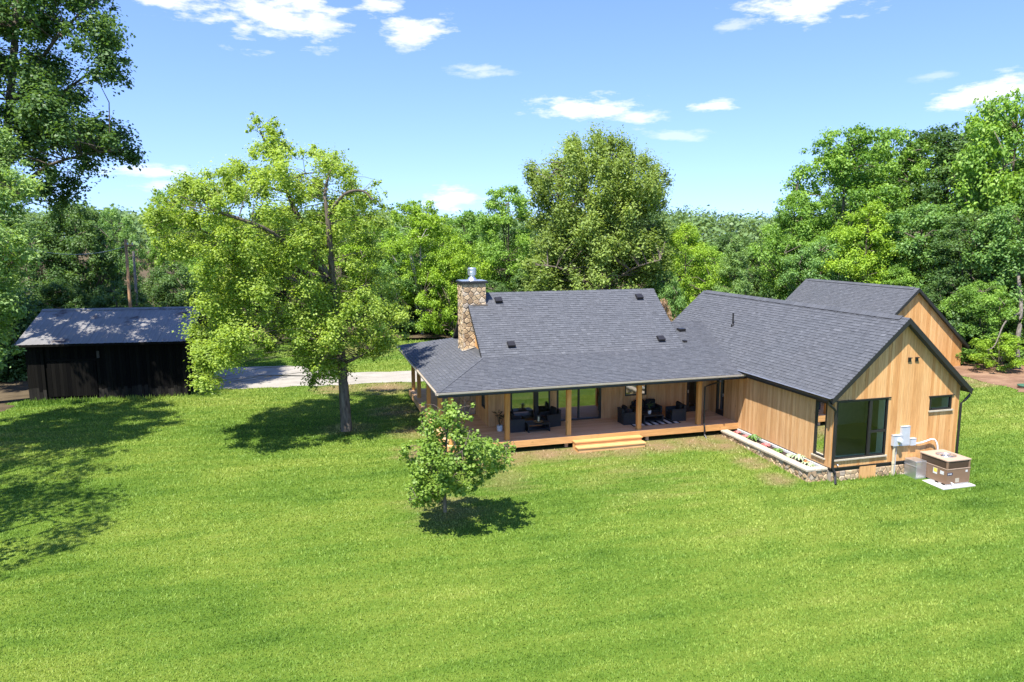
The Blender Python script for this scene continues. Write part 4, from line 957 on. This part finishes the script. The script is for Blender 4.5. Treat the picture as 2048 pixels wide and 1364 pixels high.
mb = MB(); tbox(mb, bp_, D0, -.05, -.06, D1, .01, .10); obj('door_sill', mb, 'barngrey', barn)
mb = MB(); tbox(mb, bp_, 3.70, .03, 2.36, 3.84, .07, 2.75); obj('wall_hook', mb, 'soffit', barn)
FO = .5; sl_b = (BR_ - 3.25) / (BD / 2 + FO)
u = -.3; i = 0
while u < BL + .3:
    u2 = min(u + .92, BL + .32); mb = MB(); lift = .006 * (i % 2)
    n = 12; prof = []
    for k in range(n + 1):
        uu = u + (u2 - u) * k / n + (.03 if k == n else 0); ph = k % 4
        prof.append((uu, lift + (.011 if ph == 0 else 0)))
    for side in (0, 1):
        vs = []
        for uu, hh in prof:
            if side == 0: vs += [bp_(uu, FO, 3.25 + hh), bp_(uu, -BD / 2, BR_ + hh)]
            else: vs += [bp_(uu, -BD / 2, BR_ + hh), bp_(uu, -BD - FO, 3.25 + hh)]
        mb.add(vs, [(2 * k, 2 * k + 2, 2 * k + 3, 2 * k + 1) for k in range(n)])
    obj('tin_sheet', mb, 'tin', barn); u += .92; i += 1
mb = MB(); mb.add([bp_(-.3, .2 - BD / 2, BR_ - .06), bp_(BL + .3, .2 - BD / 2, BR_ - .06), bp_(BL + .3, -BD / 2, BR_ + .05), bp_(-.3, -BD / 2, BR_ + .05), bp_(BL + .3, -.2 - BD / 2, BR_ - .06), bp_(-.3, -.2 - BD / 2, BR_ - .06)], [(0, 1, 2, 3), (3, 2, 4, 5)])
obj('roof_ridge', mb, 'tin', barn)
mb = MB(); tbox(mb, bp_, -.28, FO - .06, 3.12, BL + .28, FO - .02, 3.235); obj('eave_board', mb, 'barnwood', barn)

def pole(x, y, h, label, mat, arm=True):
    t = thing('utility_pole', label, 'utility pole', (x, y, 0)); mb = MB(); mb.tube([(x, y, -.5), (x, y, h * .5), (x + .03, y, h)], [.125, .11, .09] if arm else [.11, .10, .08], 10); obj('pole_shaft', mb, mat, t, smooth=True)
    if arm:
        mb = MB(); mb.box(x - .05, y - .12, h - .45, x + .55, y - .03, h - .36); obj('cross_arm', mb, 'pole', t)
        for k in (.15, .45): mb = MB(); mb.lathe((x + k, y - .075, h - .36), [(.03, 0), (.05, .05), (.05, .10), (.03, .14)], 8); obj('insulator', mb, 'grey', t)
pole(-12.07, 55.86, 8.95, 'brown wooden utility pole standing behind the barn roof', 'pole'); pole(-12.35, 59.3, 8.1, 'short grey pole just right of the brown utility pole', 'pale_stucco', False)
a, b = Vector((-12.05, 55.8, 8.5)), spot(-60, 46, 452); mb = MB()
mb.tube([a.lerp(b, k / 14) - Vector((0, 0, 1.1 * 4 * (k / 14) * (1 - k / 14))) for k in range(15)], .014, 5); solo('power_line', mb, 'grey', 'thin sagging wire from the utility pole to the left trees', 'wire', tuple(a))
lid = thing('septic_lid', 'green round tank lid on the bare earth by the right woods', 'lid', (40.9, 32.4, .02))
mb = MB(); mb.lathe((40.9, 32.4, .0), [(.34, 0), (.34, .12), (.32, .14)], 20); obj('riser', mb, 'brown', lid)
mb = MB(); mb.lathe((40.9, 32.4, .142), [(.38, 0), (.38, .05), (.35, .07), (.15, .10), (.05, .10)], 20); obj('cover', mb, 'green', lid)
mb = MB(); mb.tube([(40.9, 32.4, .10), (41.6, 32.1, .11), (43.2, 31.4, .12)], .06, 8); solo('drain_pipe', mb, 'black', 'short black pipe lying on the dirt beside the green lid', 'pipe', (40.9, 32.4, .1))

# ------------------------------------------------------------------ trees
def leaf_cloud(blobs, per, L, W, rs, squash=.75, up=.8, spray=None, shell=.45, droop=.15):
    """leaf-sized folded faces spread through clumps; blobs = rows of x, y, z, radius"""
    blobs = np.asarray(blobs, float); nb = len(blobs); w = blobs[:, 3] ** 2; cnt = np.maximum(20, (per * nb * w / w.sum())).astype(int)
    idx = np.repeat(np.arange(nb), cnt); n = len(idx); B = blobs[idx]
    d = rs.normal(size=(n, 3)); d /= np.linalg.norm(d, axis=1)[:, None]
    r = (shell + (1 - shell) * rs.rand(n)) * (1 + .22 * rs.normal(size=n).clip(-1.5, 1.1)); lump = 1 + .3 * np.sin(d[:, 0] * 5 + idx) * np.sin(d[:, 1] * 5 + idx * 2) 
    off = d * (r * lump * B[:, 3])[:, None]; off[:, 2] *= squash
    if spray is not None:
        ax = B[:, :3] - np.asarray(spray)[None]; ax /= np.linalg.norm(ax, axis=1)[:, None] + 1e-9
        al = (off * ax).sum(1)[:, None]; off = off * .8 + ax * al * .55
    C = B[:, :3] + off
    nrm = d * .55 + np.array([0, 0, up]) + rs.normal(size=(n, 3)) * .5; nrm /= np.linalg.norm(nrm, axis=1)[:, None]
    t = rs.normal(size=(n, 3)) + np.array([0, 0, -droop * 2])
    if spray is not None: t = t * .4 + ax * 1.4
    a = t - (t * nrm).sum(1)[:, None] * nrm; a /= np.linalg.norm(a, axis=1)[:, None] + 1e-9
    b = np.cross(nrm, a); s = rs.uniform(.65, 1.25, n)[:, None]
    a = a * L * s; b = b * W * .5 * s; k = nrm * (W * .18) * s
    V = np.stack([C - a * .5, C + b + k - a * .05, C + a * .5 - k * .3, C - b + k - a * .05], 1).reshape(-1, 3)
    F = np.arange(4 * n).reshape(-1, 4)
    tint = np.clip(.5 * rs.rand(n) + .5 * rs.rand(nb)[idx], 0, 1)
    return V, F, np.repeat(tint, 4)
def limb_mesh(limbs, blobs, rs, twig=.03, per_limb=7):
    """limbs = list of (points, radii); thin boughs run from the nearest limb to each clump"""
    mb = MB()
    for pts, rad in limbs: mb.tube(pts, rad, 7, False)
    nodes = [Vector(p) for pts, rad in limbs for p in pts[1:]]
    for x, y, z, r in blobs:
        c = Vector((x, y, z)); cand = [p for p in nodes if p.z < z + .3] or nodes; p = min(cand, key=lambda v: (v - c).length + .35 * abs(v.z - c.z))
        m = p.lerp(c, .55) + Vector(rs.uniform(-.12, .12, 3)) * (c - p).length; m.z += .10 * (c - p).length
        mb.tube([p, m, c], [twig * 1.5, twig, twig * .4], 4, False)
    return mb
def smooth_path(pts, n=4):
    pts = [Vector(p) for p in pts]; out = []
    for i in range(len(pts) - 1):
        p0, p1, p2, p3 = pts[max(i - 1, 0)], pts[i], pts[i + 1], pts[min(i + 2, len(pts) - 1)]
        for k in range(n):
            t = k / n; out.append(.5 * ((2 * p1) + (p2 - p0) * t + (2 * p0 - 5 * p1 + 4 * p2 - p3) * t * t + (3 * p1 - p0 - 3 * p2 + p3) * t ** 3))
    return out + [pts[-1]]
def make_proto(seed, H=16., Rr=6., h0=1.6, nb=120, leaves=32000, L=.28, W=.19, kind='round', tw=.035):
    rs = np.random.RandomState(seed); ph = rs.uniform(0, 6.28, 4); blobs = []; nb = int(nb * 1.7)
    while len(blobs) < nb:
        t = rs.rand() ** .85; a = rs.uniform(0, 6.28)
        if kind == 'round': pf = math.sqrt(max(0, 1 - ((t - .42) / .60) ** 2)) if t > .42 else math.sqrt(max(0, 1 - ((.42 - t) / .56) ** 2))
        elif kind == 'low': pf = math.sqrt(max(0, 1 - ((t - .2) / .82) ** 2)) if t > .2 else .7 + 1.5 * t
        elif kind == 'fan': pf = (.80 + .20 * min(1, t / .55)) * math.sqrt(max(0, 1 - max(0, (t - .5) / .52) ** 2))
        elif kind == 'cone': pf = (1 - t) ** .75 * .95 + .05
        else: pf = math.sqrt(max(0, 1 - ((t - .55) / .5) ** 2)) if t > .55 else .75 + .25 * t / .55
        lobe = 1 + .20 * math.sin(2 * a + ph[0] + t * 3) + .16 * math.sin(3 * a + ph[1] - t * 5) + .08 * math.sin(9 * t + ph[2])
        rb = Rr * rs.uniform(.07, .21) * (.7 + .5 * pf); rr = max(0, Rr * pf * lobe - rb * .5) * math.sqrt(rs.uniform(.22, 1))
        blobs.append((rr * math.cos(a), rr * math.sin(a), h0 + rb * .4 + (H - h0 - rb * 1.1) * t, rb))
    V, F, T = leaf_cloud(blobs, leaves / nb, L, W, rs, spray=(0, 0, H * .18) if kind == 'fan' else None, squash=.7, shell=.35)
    limbs = []; trunk = smooth_path([(0, 0, -.4), (.05, .02, H * .12), (rs.uniform(-.2, .2), rs.uniform(-.2, .2), H * .4), (rs.uniform(-.3, .3), rs.uniform(-.3, .3), H * .85)]); r0 = H * .017
    limbs.append((trunk, [r0 * (1.15 - .95 * i / (len(trunk) - 1)) for i in range(len(trunk))]))
    far = sorted(blobs, key=lambda b: -math.hypot(b[0], b[1]) - rs.rand() * 2)[:14]
    for b in far:
        k = trunk[min(len(trunk) - 2, max(2, int(len(trunk) * (b[2] / H) * .6)))]; c = Vector(b[:3]); m = k.lerp(c, .5); m.z += .08 * (c - k).length
        pth = smooth_path([k, m, c], 3); limbs.append((pth, [r0 * .42 * (1 - .8 * i / (len(pth) - 1)) for i in range(len(pth))]))
    crown = np_mesh('crown', V, F, T, LM['mid'])
    tm = limb_mesh(limbs, [blobs[i] for i in range(0, nb, 3)], rs, tw); trunk_me = mesh('trunk', tm, MT['bark'], smooth=True)
    return crown, trunk_me, H, Rr
PR = {}
for i, (k, a) in enumerate({'a': dict(kind='round'), 'b': dict(kind='round', H=18, Rr=5.6, nb=135), 'c': dict(kind='tall', H=19, Rr=5.2, nb=130), 'd': dict(kind='round', H=13, Rr=5.8, h0=.6, nb=105),
                            'e': dict(kind='tall', H=17, Rr=6.2, nb=140, L=.33, W=.24),                             'cone': dict(kind='cone', H=13, Rr=4.2, h0=.4, nb=110, leaves=26000, L=.24, W=.10), 'shrub': dict(kind='round', H=4.5, Rr=2.8, h0=.1, nb=46, leaves=9000, L=.19, W=.13, tw=.015),
                            'thin': dict(kind='round', H=18, Rr=5.6, h0=4, nb=46, leaves=4200)}.items()):
    PR[k] = make_proto(100 + i, **a)
tq = random.Random(9)
def plant_tree(x, y, H, wide, proto, mat, label, group=None, name='tree', cat='tree', bark='bark', rot=None):
    cm, tm, ph, pr_ = PR[proto]; z = ground_z(x, y)
    t = thing(name, label, cat, (x, y, z), group, tq.uniform(0, 6.28) if rot is None else rot, local=True); s = wide / (2 * pr_) / 1.05
    t.scale = (s, s, H / ph)
    for nme, me, mt_ in (('trunk', tm, MT[bark]), ('crown', cm, LM[mat])):
        o = bpy.data.objects.new(nme, me); COL.objects.link(o); o.parent = t
        o.material_slots[0].link = 'OBJECT'; o.material_slots[0].material = mt_
    return t
def tree(px, d, top, wpx, proto, mat, label, **kw):
    p = spot(px, d); H = spot(px, d, top).z - ground_z(p.x, p.y); return plant_tree(p.x, p.y, H, wpx * d / CF, proto, mat, label, **kw)
# behind the house, left to right
tree(800, 66, 500, 150, 'd', 'bluegreen', 'dark blue green tree low behind the lawn, next to the birch')
tree(842, 65, 395, 150, 'c', 'lime', 'loose yellow green tree with open top right of the birch', bark='bark_pale')
tree(905, 63, 470, 150, 'd', 'lime', 'bright yellow green bushy tree directly behind the chimney')
tree(930, 78, 418, 150, 'a', 'mid', 'mid green tree peeping between the two yellow green ones and the round dark tree')
tree(1015, 69, 366, 165, 'b', 'mid', 'tall round topped green tree between chimney and the feathery tree')
tree(985, 61, 560, 130, 'd', 'dark', 'dark low tree behind the chimney cap')
tree(1085, 60, 520, 150, 'd', 'dark', 'dark low tree behind the left of the main roof')
tree(1372, 60, 443, 150, 'a', 'lime', 'bright yellow green round tree right of the feathery tree')
tree(1330, 56, 540, 100, 'd', 'bluegreen', 'dusty green low tree in the gap between the two roofs')
tree(1472, 57, 470, 150, 'cone', 'pale', 'pale olive cone shaped tree behind the wing ridge')
tree(1425, 66, 490, 120, 'b', 'mid', 'green tree between the yellow green and the pale cone shaped trees')
tree(1335, 47, 596, 70, 'shrub', 'dry', 'dry brown shrub in the notch between the main and wing roofs', name='shrub', cat='shrub')
for px, d, top, m_ in ((800, 92, 452, 'mid'), (900, 96, 455, 'dark'), (980, 90, 470, 'mid'), (1090, 92, 468, 'dark'), (1290, 90, 465, 'mid'), (1350, 98, 455, 'dark'), (1400, 84, 482, 'mid'), (1465, 94, 462, 'dark'), (1525, 84, 480, 'mid')):
    tree(px, d, top, 130, 'd', m_, 'green tree of the second row deep in the woods behind the house', group='second row of trees behind the house')
# right wood
tree(1545, 72, 470, 150, 'b', 'dark', 'dark green tree just right of the pale cone shaped tree')
tree(1600, 67, 378, 190, 'a', 'mid', 'sunlit green tree at the left edge of the right wood')
tree(1680, 69, 250, 210, 'c', 'mid', 'tall tree with ragged top, first of the high crowns in the right wood')
tree(1775, 72, 252, 190, 'b', 'mid', 'tall round crown beside the ragged first high tree')
tree(1890, 70, 245, 230, 'c', 'dark', 'broad tall dark crown in the middle of the right wood')
tree(2010, 61, 186, 260, 'e', 'mid', 'highest tree of the right wood at the picture edge')
tree(2130, 54, 240, 260, 'e', 'mid', 'tall tree half cut off by the right picture edge')
tree(1715, 80, 290, 200, 'b', 'dark', 'dark tree filling the gap behind the ragged first high tree')
tree(1835, 82, 275, 210, 'b', 'mid', 'tree filling the gap between the round crown and the broad dark crown')
tree(1960, 72, 255, 220, 'b', 'mid', 'tree filling the gap between the broad dark crown and the highest tree')
tree(1590, 80, 430, 170, 'b', 'mid', 'tree rising behind the sunlit one at the left edge of the right wood')
tree(1650, 62, 470, 170, 'd', 'bluegreen', 'lower blue green tree behind the left of the garage roof')
tree(1735, 62, 400, 190, 'a', 'lime', 'bright yellow green mid height tree above the garage ridge')
tree(1845, 61, 400, 200, 'e', 'bluegreen', 'large leaved blue green tree above the garage gable')
tree(1945, 56, 420, 200, 'b', 'dark', 'dark green mid height tree right of the garage gable')
tree(2040, 52, 400, 210, 'e', 'bluegreen', 'large leaved blue green tree over the bare trunk at the right')
tree(1800, 60, 520, 150, 'd', 'mid', 'low green tree just behind the garage ridge')
tree(1895, 55, 560, 130, 'd', 'dark', 'very dark low tree beside the garage eave')
tree(1975, 51, 560, 150, 'd', 'mid', 'low leafy tree between garage and the bare trunk')
tree(2020, 47.5, 668, 120, 'shrub', 'lime', 'small flat topped yellow green tree at the right wood edge', name='small_tree')
tree(1930, 50, 690, 80, 'shrub', 'mid', 'green shrub at the wood edge right of the garage wall', name='shrub', cat='shrub')
# left wood
tree(455, 68, 430, 190, 'a', 'mid', 'green tree hidden behind the left half of the birch')
tree(560, 74, 440, 190, 'b', 'dark', 'dark green tree behind the middle of the birch')
tree(680, 72, 400, 190, 'a', 'lime', 'yellow green tree behind the right half of the birch')
tree(750, 74, 440, 150, 'b', 'mid', 'green tree behind the right edge of the birch')
tree(340, 58, 520, 150, 'd', 'dark', 'dark low tree behind the right end of the barn roof')
tree(345, 76, 372, 110, 'b', 'mid', 'green tree with rounded top behind the left tip of the birch')
tree(228, 72, 412, 110, 'b', 'bluegreen', 'blue green tree behind the utility pole')
tree(150, 58, 400, 170, 'e', 'dark', 'brownish dark tree left of the utility pole behind the barn')
tree(60, 55, 440, 200, 'a', 'dark', 'very dark tree behind the left end of the barn')
tree(225, 53, 560, 160, 'd', 'dark', 'dark low tree directly behind the barn ridge')
tree(110, 52, 560, 160, 'd', 'dark', 'dark shrubby tree over the left part of the barn roof')
tree(-20, 49, 560, 160, 'd', 'dark', 'dark low tree left of the barn at the picture edge')
for x, y, H, w in ((-14.2, 21.5, 17, 9), (-15.0, 28, 17, 8), (-18.5, 33.5, 19, 9), (-20, 25, 22, 10)):
    plant_tree(x, y, H, w, 'thin', 'mid', 'tree of the row left of the lawn, outside the picture', group='trees left of the lawn')

# birch on the lawn, its outline and limbs taken at true size where it stands
def in_poly(x, y, poly):
    ins = False; j = len(poly) - 1
    for i in range(len(poly)):
        if (poly[i][1] > y) != (poly[j][1] > y) and x < (poly[j][0] - poly[i][0]) * (y - poly[i][1]) / (poly[j][1] - poly[i][1]) + poly[i][0]: ins = not ins
        j = i
    return ins
def shaped_tree(name, label, base, d, outline, limbs, nb, rr, leaves, L, W, deep, mat, bark, seed, twig, spray=None, shell=.05, squash=.85, lean=0., base_px=0):
    rs = np.random.RandomState(seed); xs = [p[0] for p in outline]; ys = [p[1] for p in outline]; x0, x1, y0, y1 = min(xs), max(xs), min(ys), max(ys); blobs = []
    while len(blobs) < nb:
        px, py = rs.uniform(x0, x1), rs.uniform(y0, y1)
        if not in_poly(px, py, outline): continue
        row = [x for x in np.linspace(x0, x1, 60) if in_poly(x, py, outline)]; h = max(20, (max(row) - min(row)) / 2); uu = (px - (max(row) + min(row)) / 2) / h
        dm = min(deep, h * d / CF * 1.1) * math.sqrt(max(.04, 1 - uu * uu)); p = spot(px, d + rs.uniform(-1, 1) * dm + lean * min(0, px - base_px), py); r = rs.uniform(*rr)
        mpx = min(px - min(row), max(row) - px) * d / CF; r = min(r, max(rr[0] * .7, mpx + rr[0] * .5))
        blobs.append((p.x, p.y, p.z, r))
    t = thing(name, label, 'tree', base); off = Vector(base)
    V, F, T = leaf_cloud(blobs, leaves / nb, L, W, rs, squash=squash, shell=shell, up=.85, spray=spray); V = V - np.array(base)[None]
    lm = []
    for pts, ra, rb in limbs:
        path = smooth_path([(spot(px, d + dq, py) if py is not None else Vector(base)) for px, py, dq in pts], 4); lm.append((path, [ra + (rb - ra) * i / (len(path) - 1) for i in range(len(path))]))
    lb = limb_mesh(lm, blobs, rs, twig)
    obj('trunk', lb, bark, t, smooth=True)
    cme = np_mesh('crown', V, F, T, LM[mat]); link(bpy.data.objects.new('crown', cme), t)
    return t
BB = (1.49, 34.68, 0)
BO = [(505, 226), (530, 220), (560, 240), (575, 278), (598, 300), (640, 288), (700, 318), (730, 348), (778, 370), (786, 450), (772, 480), (798, 560), (830, 635), (826, 672), (775, 695), (752, 722), (715, 735), (700, 752), (672, 742), (660, 768), (628, 775), (612, 742), (565, 700), (530, 702), (500, 718), (455, 735), (440, 770), (400, 782), (375, 760), (385, 712), (360, 662), (388, 560), (300, 480), (280, 440), (305, 382), (400, 342), (440, 330), (478, 305), (492, 255)]
shaped_tree('birch_tree', 'large leaning yellow green tree with pale limbs on the lawn beside the driveway', BB, 33.4, BO,
    [([(693, 862, 0), (689, 800, 0), (684, 735, .2), (675, 650, .9), (655, 560, 1.0)], .27, .16), ([(655, 560, 1.0), (625, 490, .6), (590, 420, .2), (560, 345, .1), (520, 262, 0)], .20, .04), ([(650, 545, 0), (585, 497, -1.8), (525, 455, -3.6), (435, 424, -4.6)], .16, .05),
     ([(672, 640, 0), (662, 520, -1.5), (655, 430, -2.0), (650, 385, -2.0), (665, 325, -1)], .17, .04), ([(655, 430, -2.0), (690, 388, -2.6), (725, 382, -2.6), (745, 400, -2.6)], .09, .03), ([(684, 728, 0), (712, 716, -.6), (742, 700, -1)], .10, .03),
     ([(672, 640, 0), (590, 560, -1.2), (500, 570, -2), (430, 620, -2)], .09, .02), ([(672, 640, 0), (730, 570, 1.5), (785, 620, 2)], .12, .03), ([(655, 560, .1), (540, 520, .5), (400, 460, -1)], .15, .03), ([(575, 385, .1), (520, 370, 0), (440, 350, 0)], .07, .02),
     ([(570, 375, .1), (600, 350, .5), (640, 345, .8)], .06, .02)],
    560, (.20, .80), 165000, .115, .085, 3.8, 'birch', 'bark', 51, .009, lean=.0105, base_px=660)
RO = [(760 + x / 4.547, 780 + y / 4.547) for x, y in [(300, 180), (430, 110), (530, 260), (640, 110), (700, 190), (850, 110), (820, 300), (810, 390), (890, 380), (850, 500), (1000, 420), (1090, 500), (1250, 500), (1180, 600), (1230, 660), (1020, 770), (900, 880), (800, 950), (640, 860), (520, 1040), (290, 1090), (220, 930), (270, 720), (140, 600), (180, 520), (350, 470), (310, 360), (400, 350)]]
RB = (4.15, 23.2, ground_z(4.15, 23.2))
shaped_tree('redbud_tree', 'small young broad leaved tree on the lawn before the porch', RB, 23.0, RO,
    [([(890, 1024, 0), (889, 980, 0), (890, 930, 0), (893, 880, 0), (897, 830, 0)], .065, .02), ([(889, 985, 0), (880, 960, -.2), (868, 920, -.4), (850, 860, -.5)], .045, .012), ([(890, 975, 0), (920, 940, .3), (970, 905, .5), (1010, 890, .6)], .04, .01), ([(889, 970, 0), (860, 940, .5), (810, 915, .8)], .035, .01), ([(890, 945, 0), (925, 900, -.8), (940, 860, -.8)], .035, .01), ([(889, 985, 0), (850, 990, -.7), (820, 1000, -.9)], .025, .008)],
    190, (.13, .38), 15500, .10, .09, 1.8, 'redbud', 'bark', 52, .008)
p = spot(1195, 58); FB = (p.x, p.y, ground_z(p.x, p.y))
shaped_tree('feathery_tree', 'large feathery olive green tree with rounded crown behind the main roof', FB, 58, [(1040, 350), (1078, 312), (1105, 318), (1118, 296), (1150, 276), (1200, 266), (1228, 280), (1265, 292), (1285, 318), (1318, 330), (1347, 358), (1335, 400), (1332, 470), (1338, 530), (1322, 590), (1280, 640), (1090, 640), (1058, 590), (1045, 530), (1068, 480), (1050, 430), (1066, 390), (1046, 372)],
    [([(1195, None, 0), (1195, 600, 0), (1194, 500, 0), (1196, 400, 0), (1200, 300, 0)], .42, .06), ([(1195, 520, 0), (1150, 440, -1), (1095, 360, -2)], .14, .03), ([(1195, 500, 0), (1250, 430, -1), (1310, 370, -2)], .14, .03), ([(1195, 480, 0), (1165, 390, 1), (1140, 310, 1)], .12, .03),
     ([(1195, 460, 0), (1225, 380, -1), (1250, 310, -1)], .12, .03), ([(1195, 590, 0), (1130, 540, -3), (1070, 530, -4)], .12, .03), ([(1195, 590, 0), (1260, 540, -3), (1320, 520, -4)], .12, .03)],
    380, (.7, 1.5), 130000, .25, .125, 5.5, 'olive', 'bark', 53, .03, spray=tuple(spot(1195, 58, 600)), shell=.15)
p = spot(-60, 38.7); TB = (p.x, p.y, ground_z(p.x, p.y))
shaped_tree('tall_tree', 'very tall dark tree filling the upper left corner', TB, 38.2, [(-330, -260), (120, -200), (190, -60), (232, 20), (250, 90), (264, 150), (252, 200), (270, 250), (290, 318), (240, 352), (205, 340), (185, 398), (150, 370), (110, 428), (70, 360), (20, 400), (-330, 380)],
    [([(-60, None, 0), (-50, 620, 0), (0, 420, 0), (20, 200, 0), (40, -60, 0)], .42, .12), ([(10, 400, 0), (100, 330, -1), (220, 300, -2)], .14, .03), ([(14, 330, 0), (110, 200, 1), (220, 120, 1)], .14, .03), ([(18, 220, 0), (110, 80, -1), (190, 0, -1)], .14, .03), ([(12, 380, 0), (-120, 260, 0), (-250, 150, 0)], .16, .04), ([(10, 410, 0), (80, 380, 2), (150, 370, 3)], .10, .02)],
    440, (.5, 1.25), 150000, .19, .14, 5.0, 'dark', 'bark', 54, .025, shell=.2)
p = spot(-130, 30); NB_ = (p.x, p.y, ground_z(p.x, p.y))
shaped_tree('drooping_tree', 'pale green drooping tree at the left picture edge before the tall dark tree', NB_, 30, [(-260, 250), (-20, 250), (25, 268), (52, 315), (96, 398), (70, 438), (98, 470), (84, 515), (48, 545), (62, 615), (24, 648), (36, 712), (-14, 742), (-60, 700), (-260, 700)],
    [([(-130, None, 0), (-125, 700, 0), (-120, 500, 0), (-90, 330, 0)], .22, .06), ([(-122, 560, 0), (-50, 430, 0), (40, 390, 0)], .09, .02), ([(-124, 620, 0), (-60, 560, -1), (40, 520, -1)], .08, .02), ([(-124, 640, 0), (-60, 630, 1), (20, 680, 1)], .07, .02)],
    190, (.4, .85), 52000, .19, .085, 2.8, 'pale', 'bark', 55, .015, shell=.1)
# bare leaning trunk at the right wood edge
bt = thing('bare_trunk', 'grey bare trunk with a dead white branch at the right wood edge', 'tree trunk', (45.1, 36.3, 0)); mb = MB()
for pts, ra, rb in (([(2036, 742, 0), (2034, 690, 0), (2042, 620, .2), (2036, 540, 1.5)], .19, .10), ([(2040, 625, 0), (2010, 645, -.5), (1990, 690, -.8), (1975, 700, -1)], .07, .02)):
    pth = smooth_path([spot(px, 49.5 + dq, py) for px, py, dq in pts], 5); mb.tube(pth, [ra + (rb - ra) * i / (len(pth) - 1) for i in range(len(pth))], 8)
obj('trunk', mb, 'bark_grey', bt, smooth=True)

# low growth along the wood edges and the far woods: nobody could count these
def thicket(name, rows, per, L, W, mat, seed, rmin, rmax):
    rs = np.random.RandomState(seed); bl = []
    for (pa, da), (pb, db), n, h in rows:
        for i in range(n):
            t = rs.rand(); d = da + (db - da) * t + rs.uniform(-1.5, 1.5); p = spot(pa + (pb - pa) * t, d); r = rs.uniform(rmin, rmax); bl.append((p.x, p.y, ground_z(p.x, p.y) + rs.rand() ** 1.4 * h, r))
    V, F, T = leaf_cloud(bl, per, L, W, rs, shell=.3)
    link(bpy.data.objects.new(name, np_mesh(name, V, F, T, LM[mat])), kind='stuff')
thicket('woodland_undergrowth', [((780, 67), (1010, 69), 60, 2.6), ((1010, 64), (1330, 62), 40, 3), ((1540, 66), (1900, 64), 60, 4), ((1925, 52.5), (2120, 51), 60, 3.2), ((300, 62), (780, 78), 60, 4)], 380, .26, .17, 'dark', 61, .8, 1.7)
thicket('barn_undergrowth', [((-160, 44), (45, 47), 70, 5.5), ((0, 58), (420, 57), 60, 4)], 420, .24, .16, 'dark', 62, .8, 1.6)
rs = np.random.RandomState(63); bl = []
for i in range(1000):
    d = 125 + 180 * rs.rand() ** .8; px = rs.uniform(-150, 2200); p = spot(px, d); r = rs.uniform(2.6, 4.6)
    bl.append((p.x, p.y, gz_far(p.x, p.y) + 6 + 5.0 * rs.rand() + 1.5 * math.sin(px * .011) + (d - 120) * .010, r))
V, F, T = leaf_cloud(bl, 120, .95, .7, rs, shell=.55, up=.7)
link(bpy.data.objects.new('distant_woods', np_mesh('distant_woods', V, F, T, LM['far'])), kind='stuff')
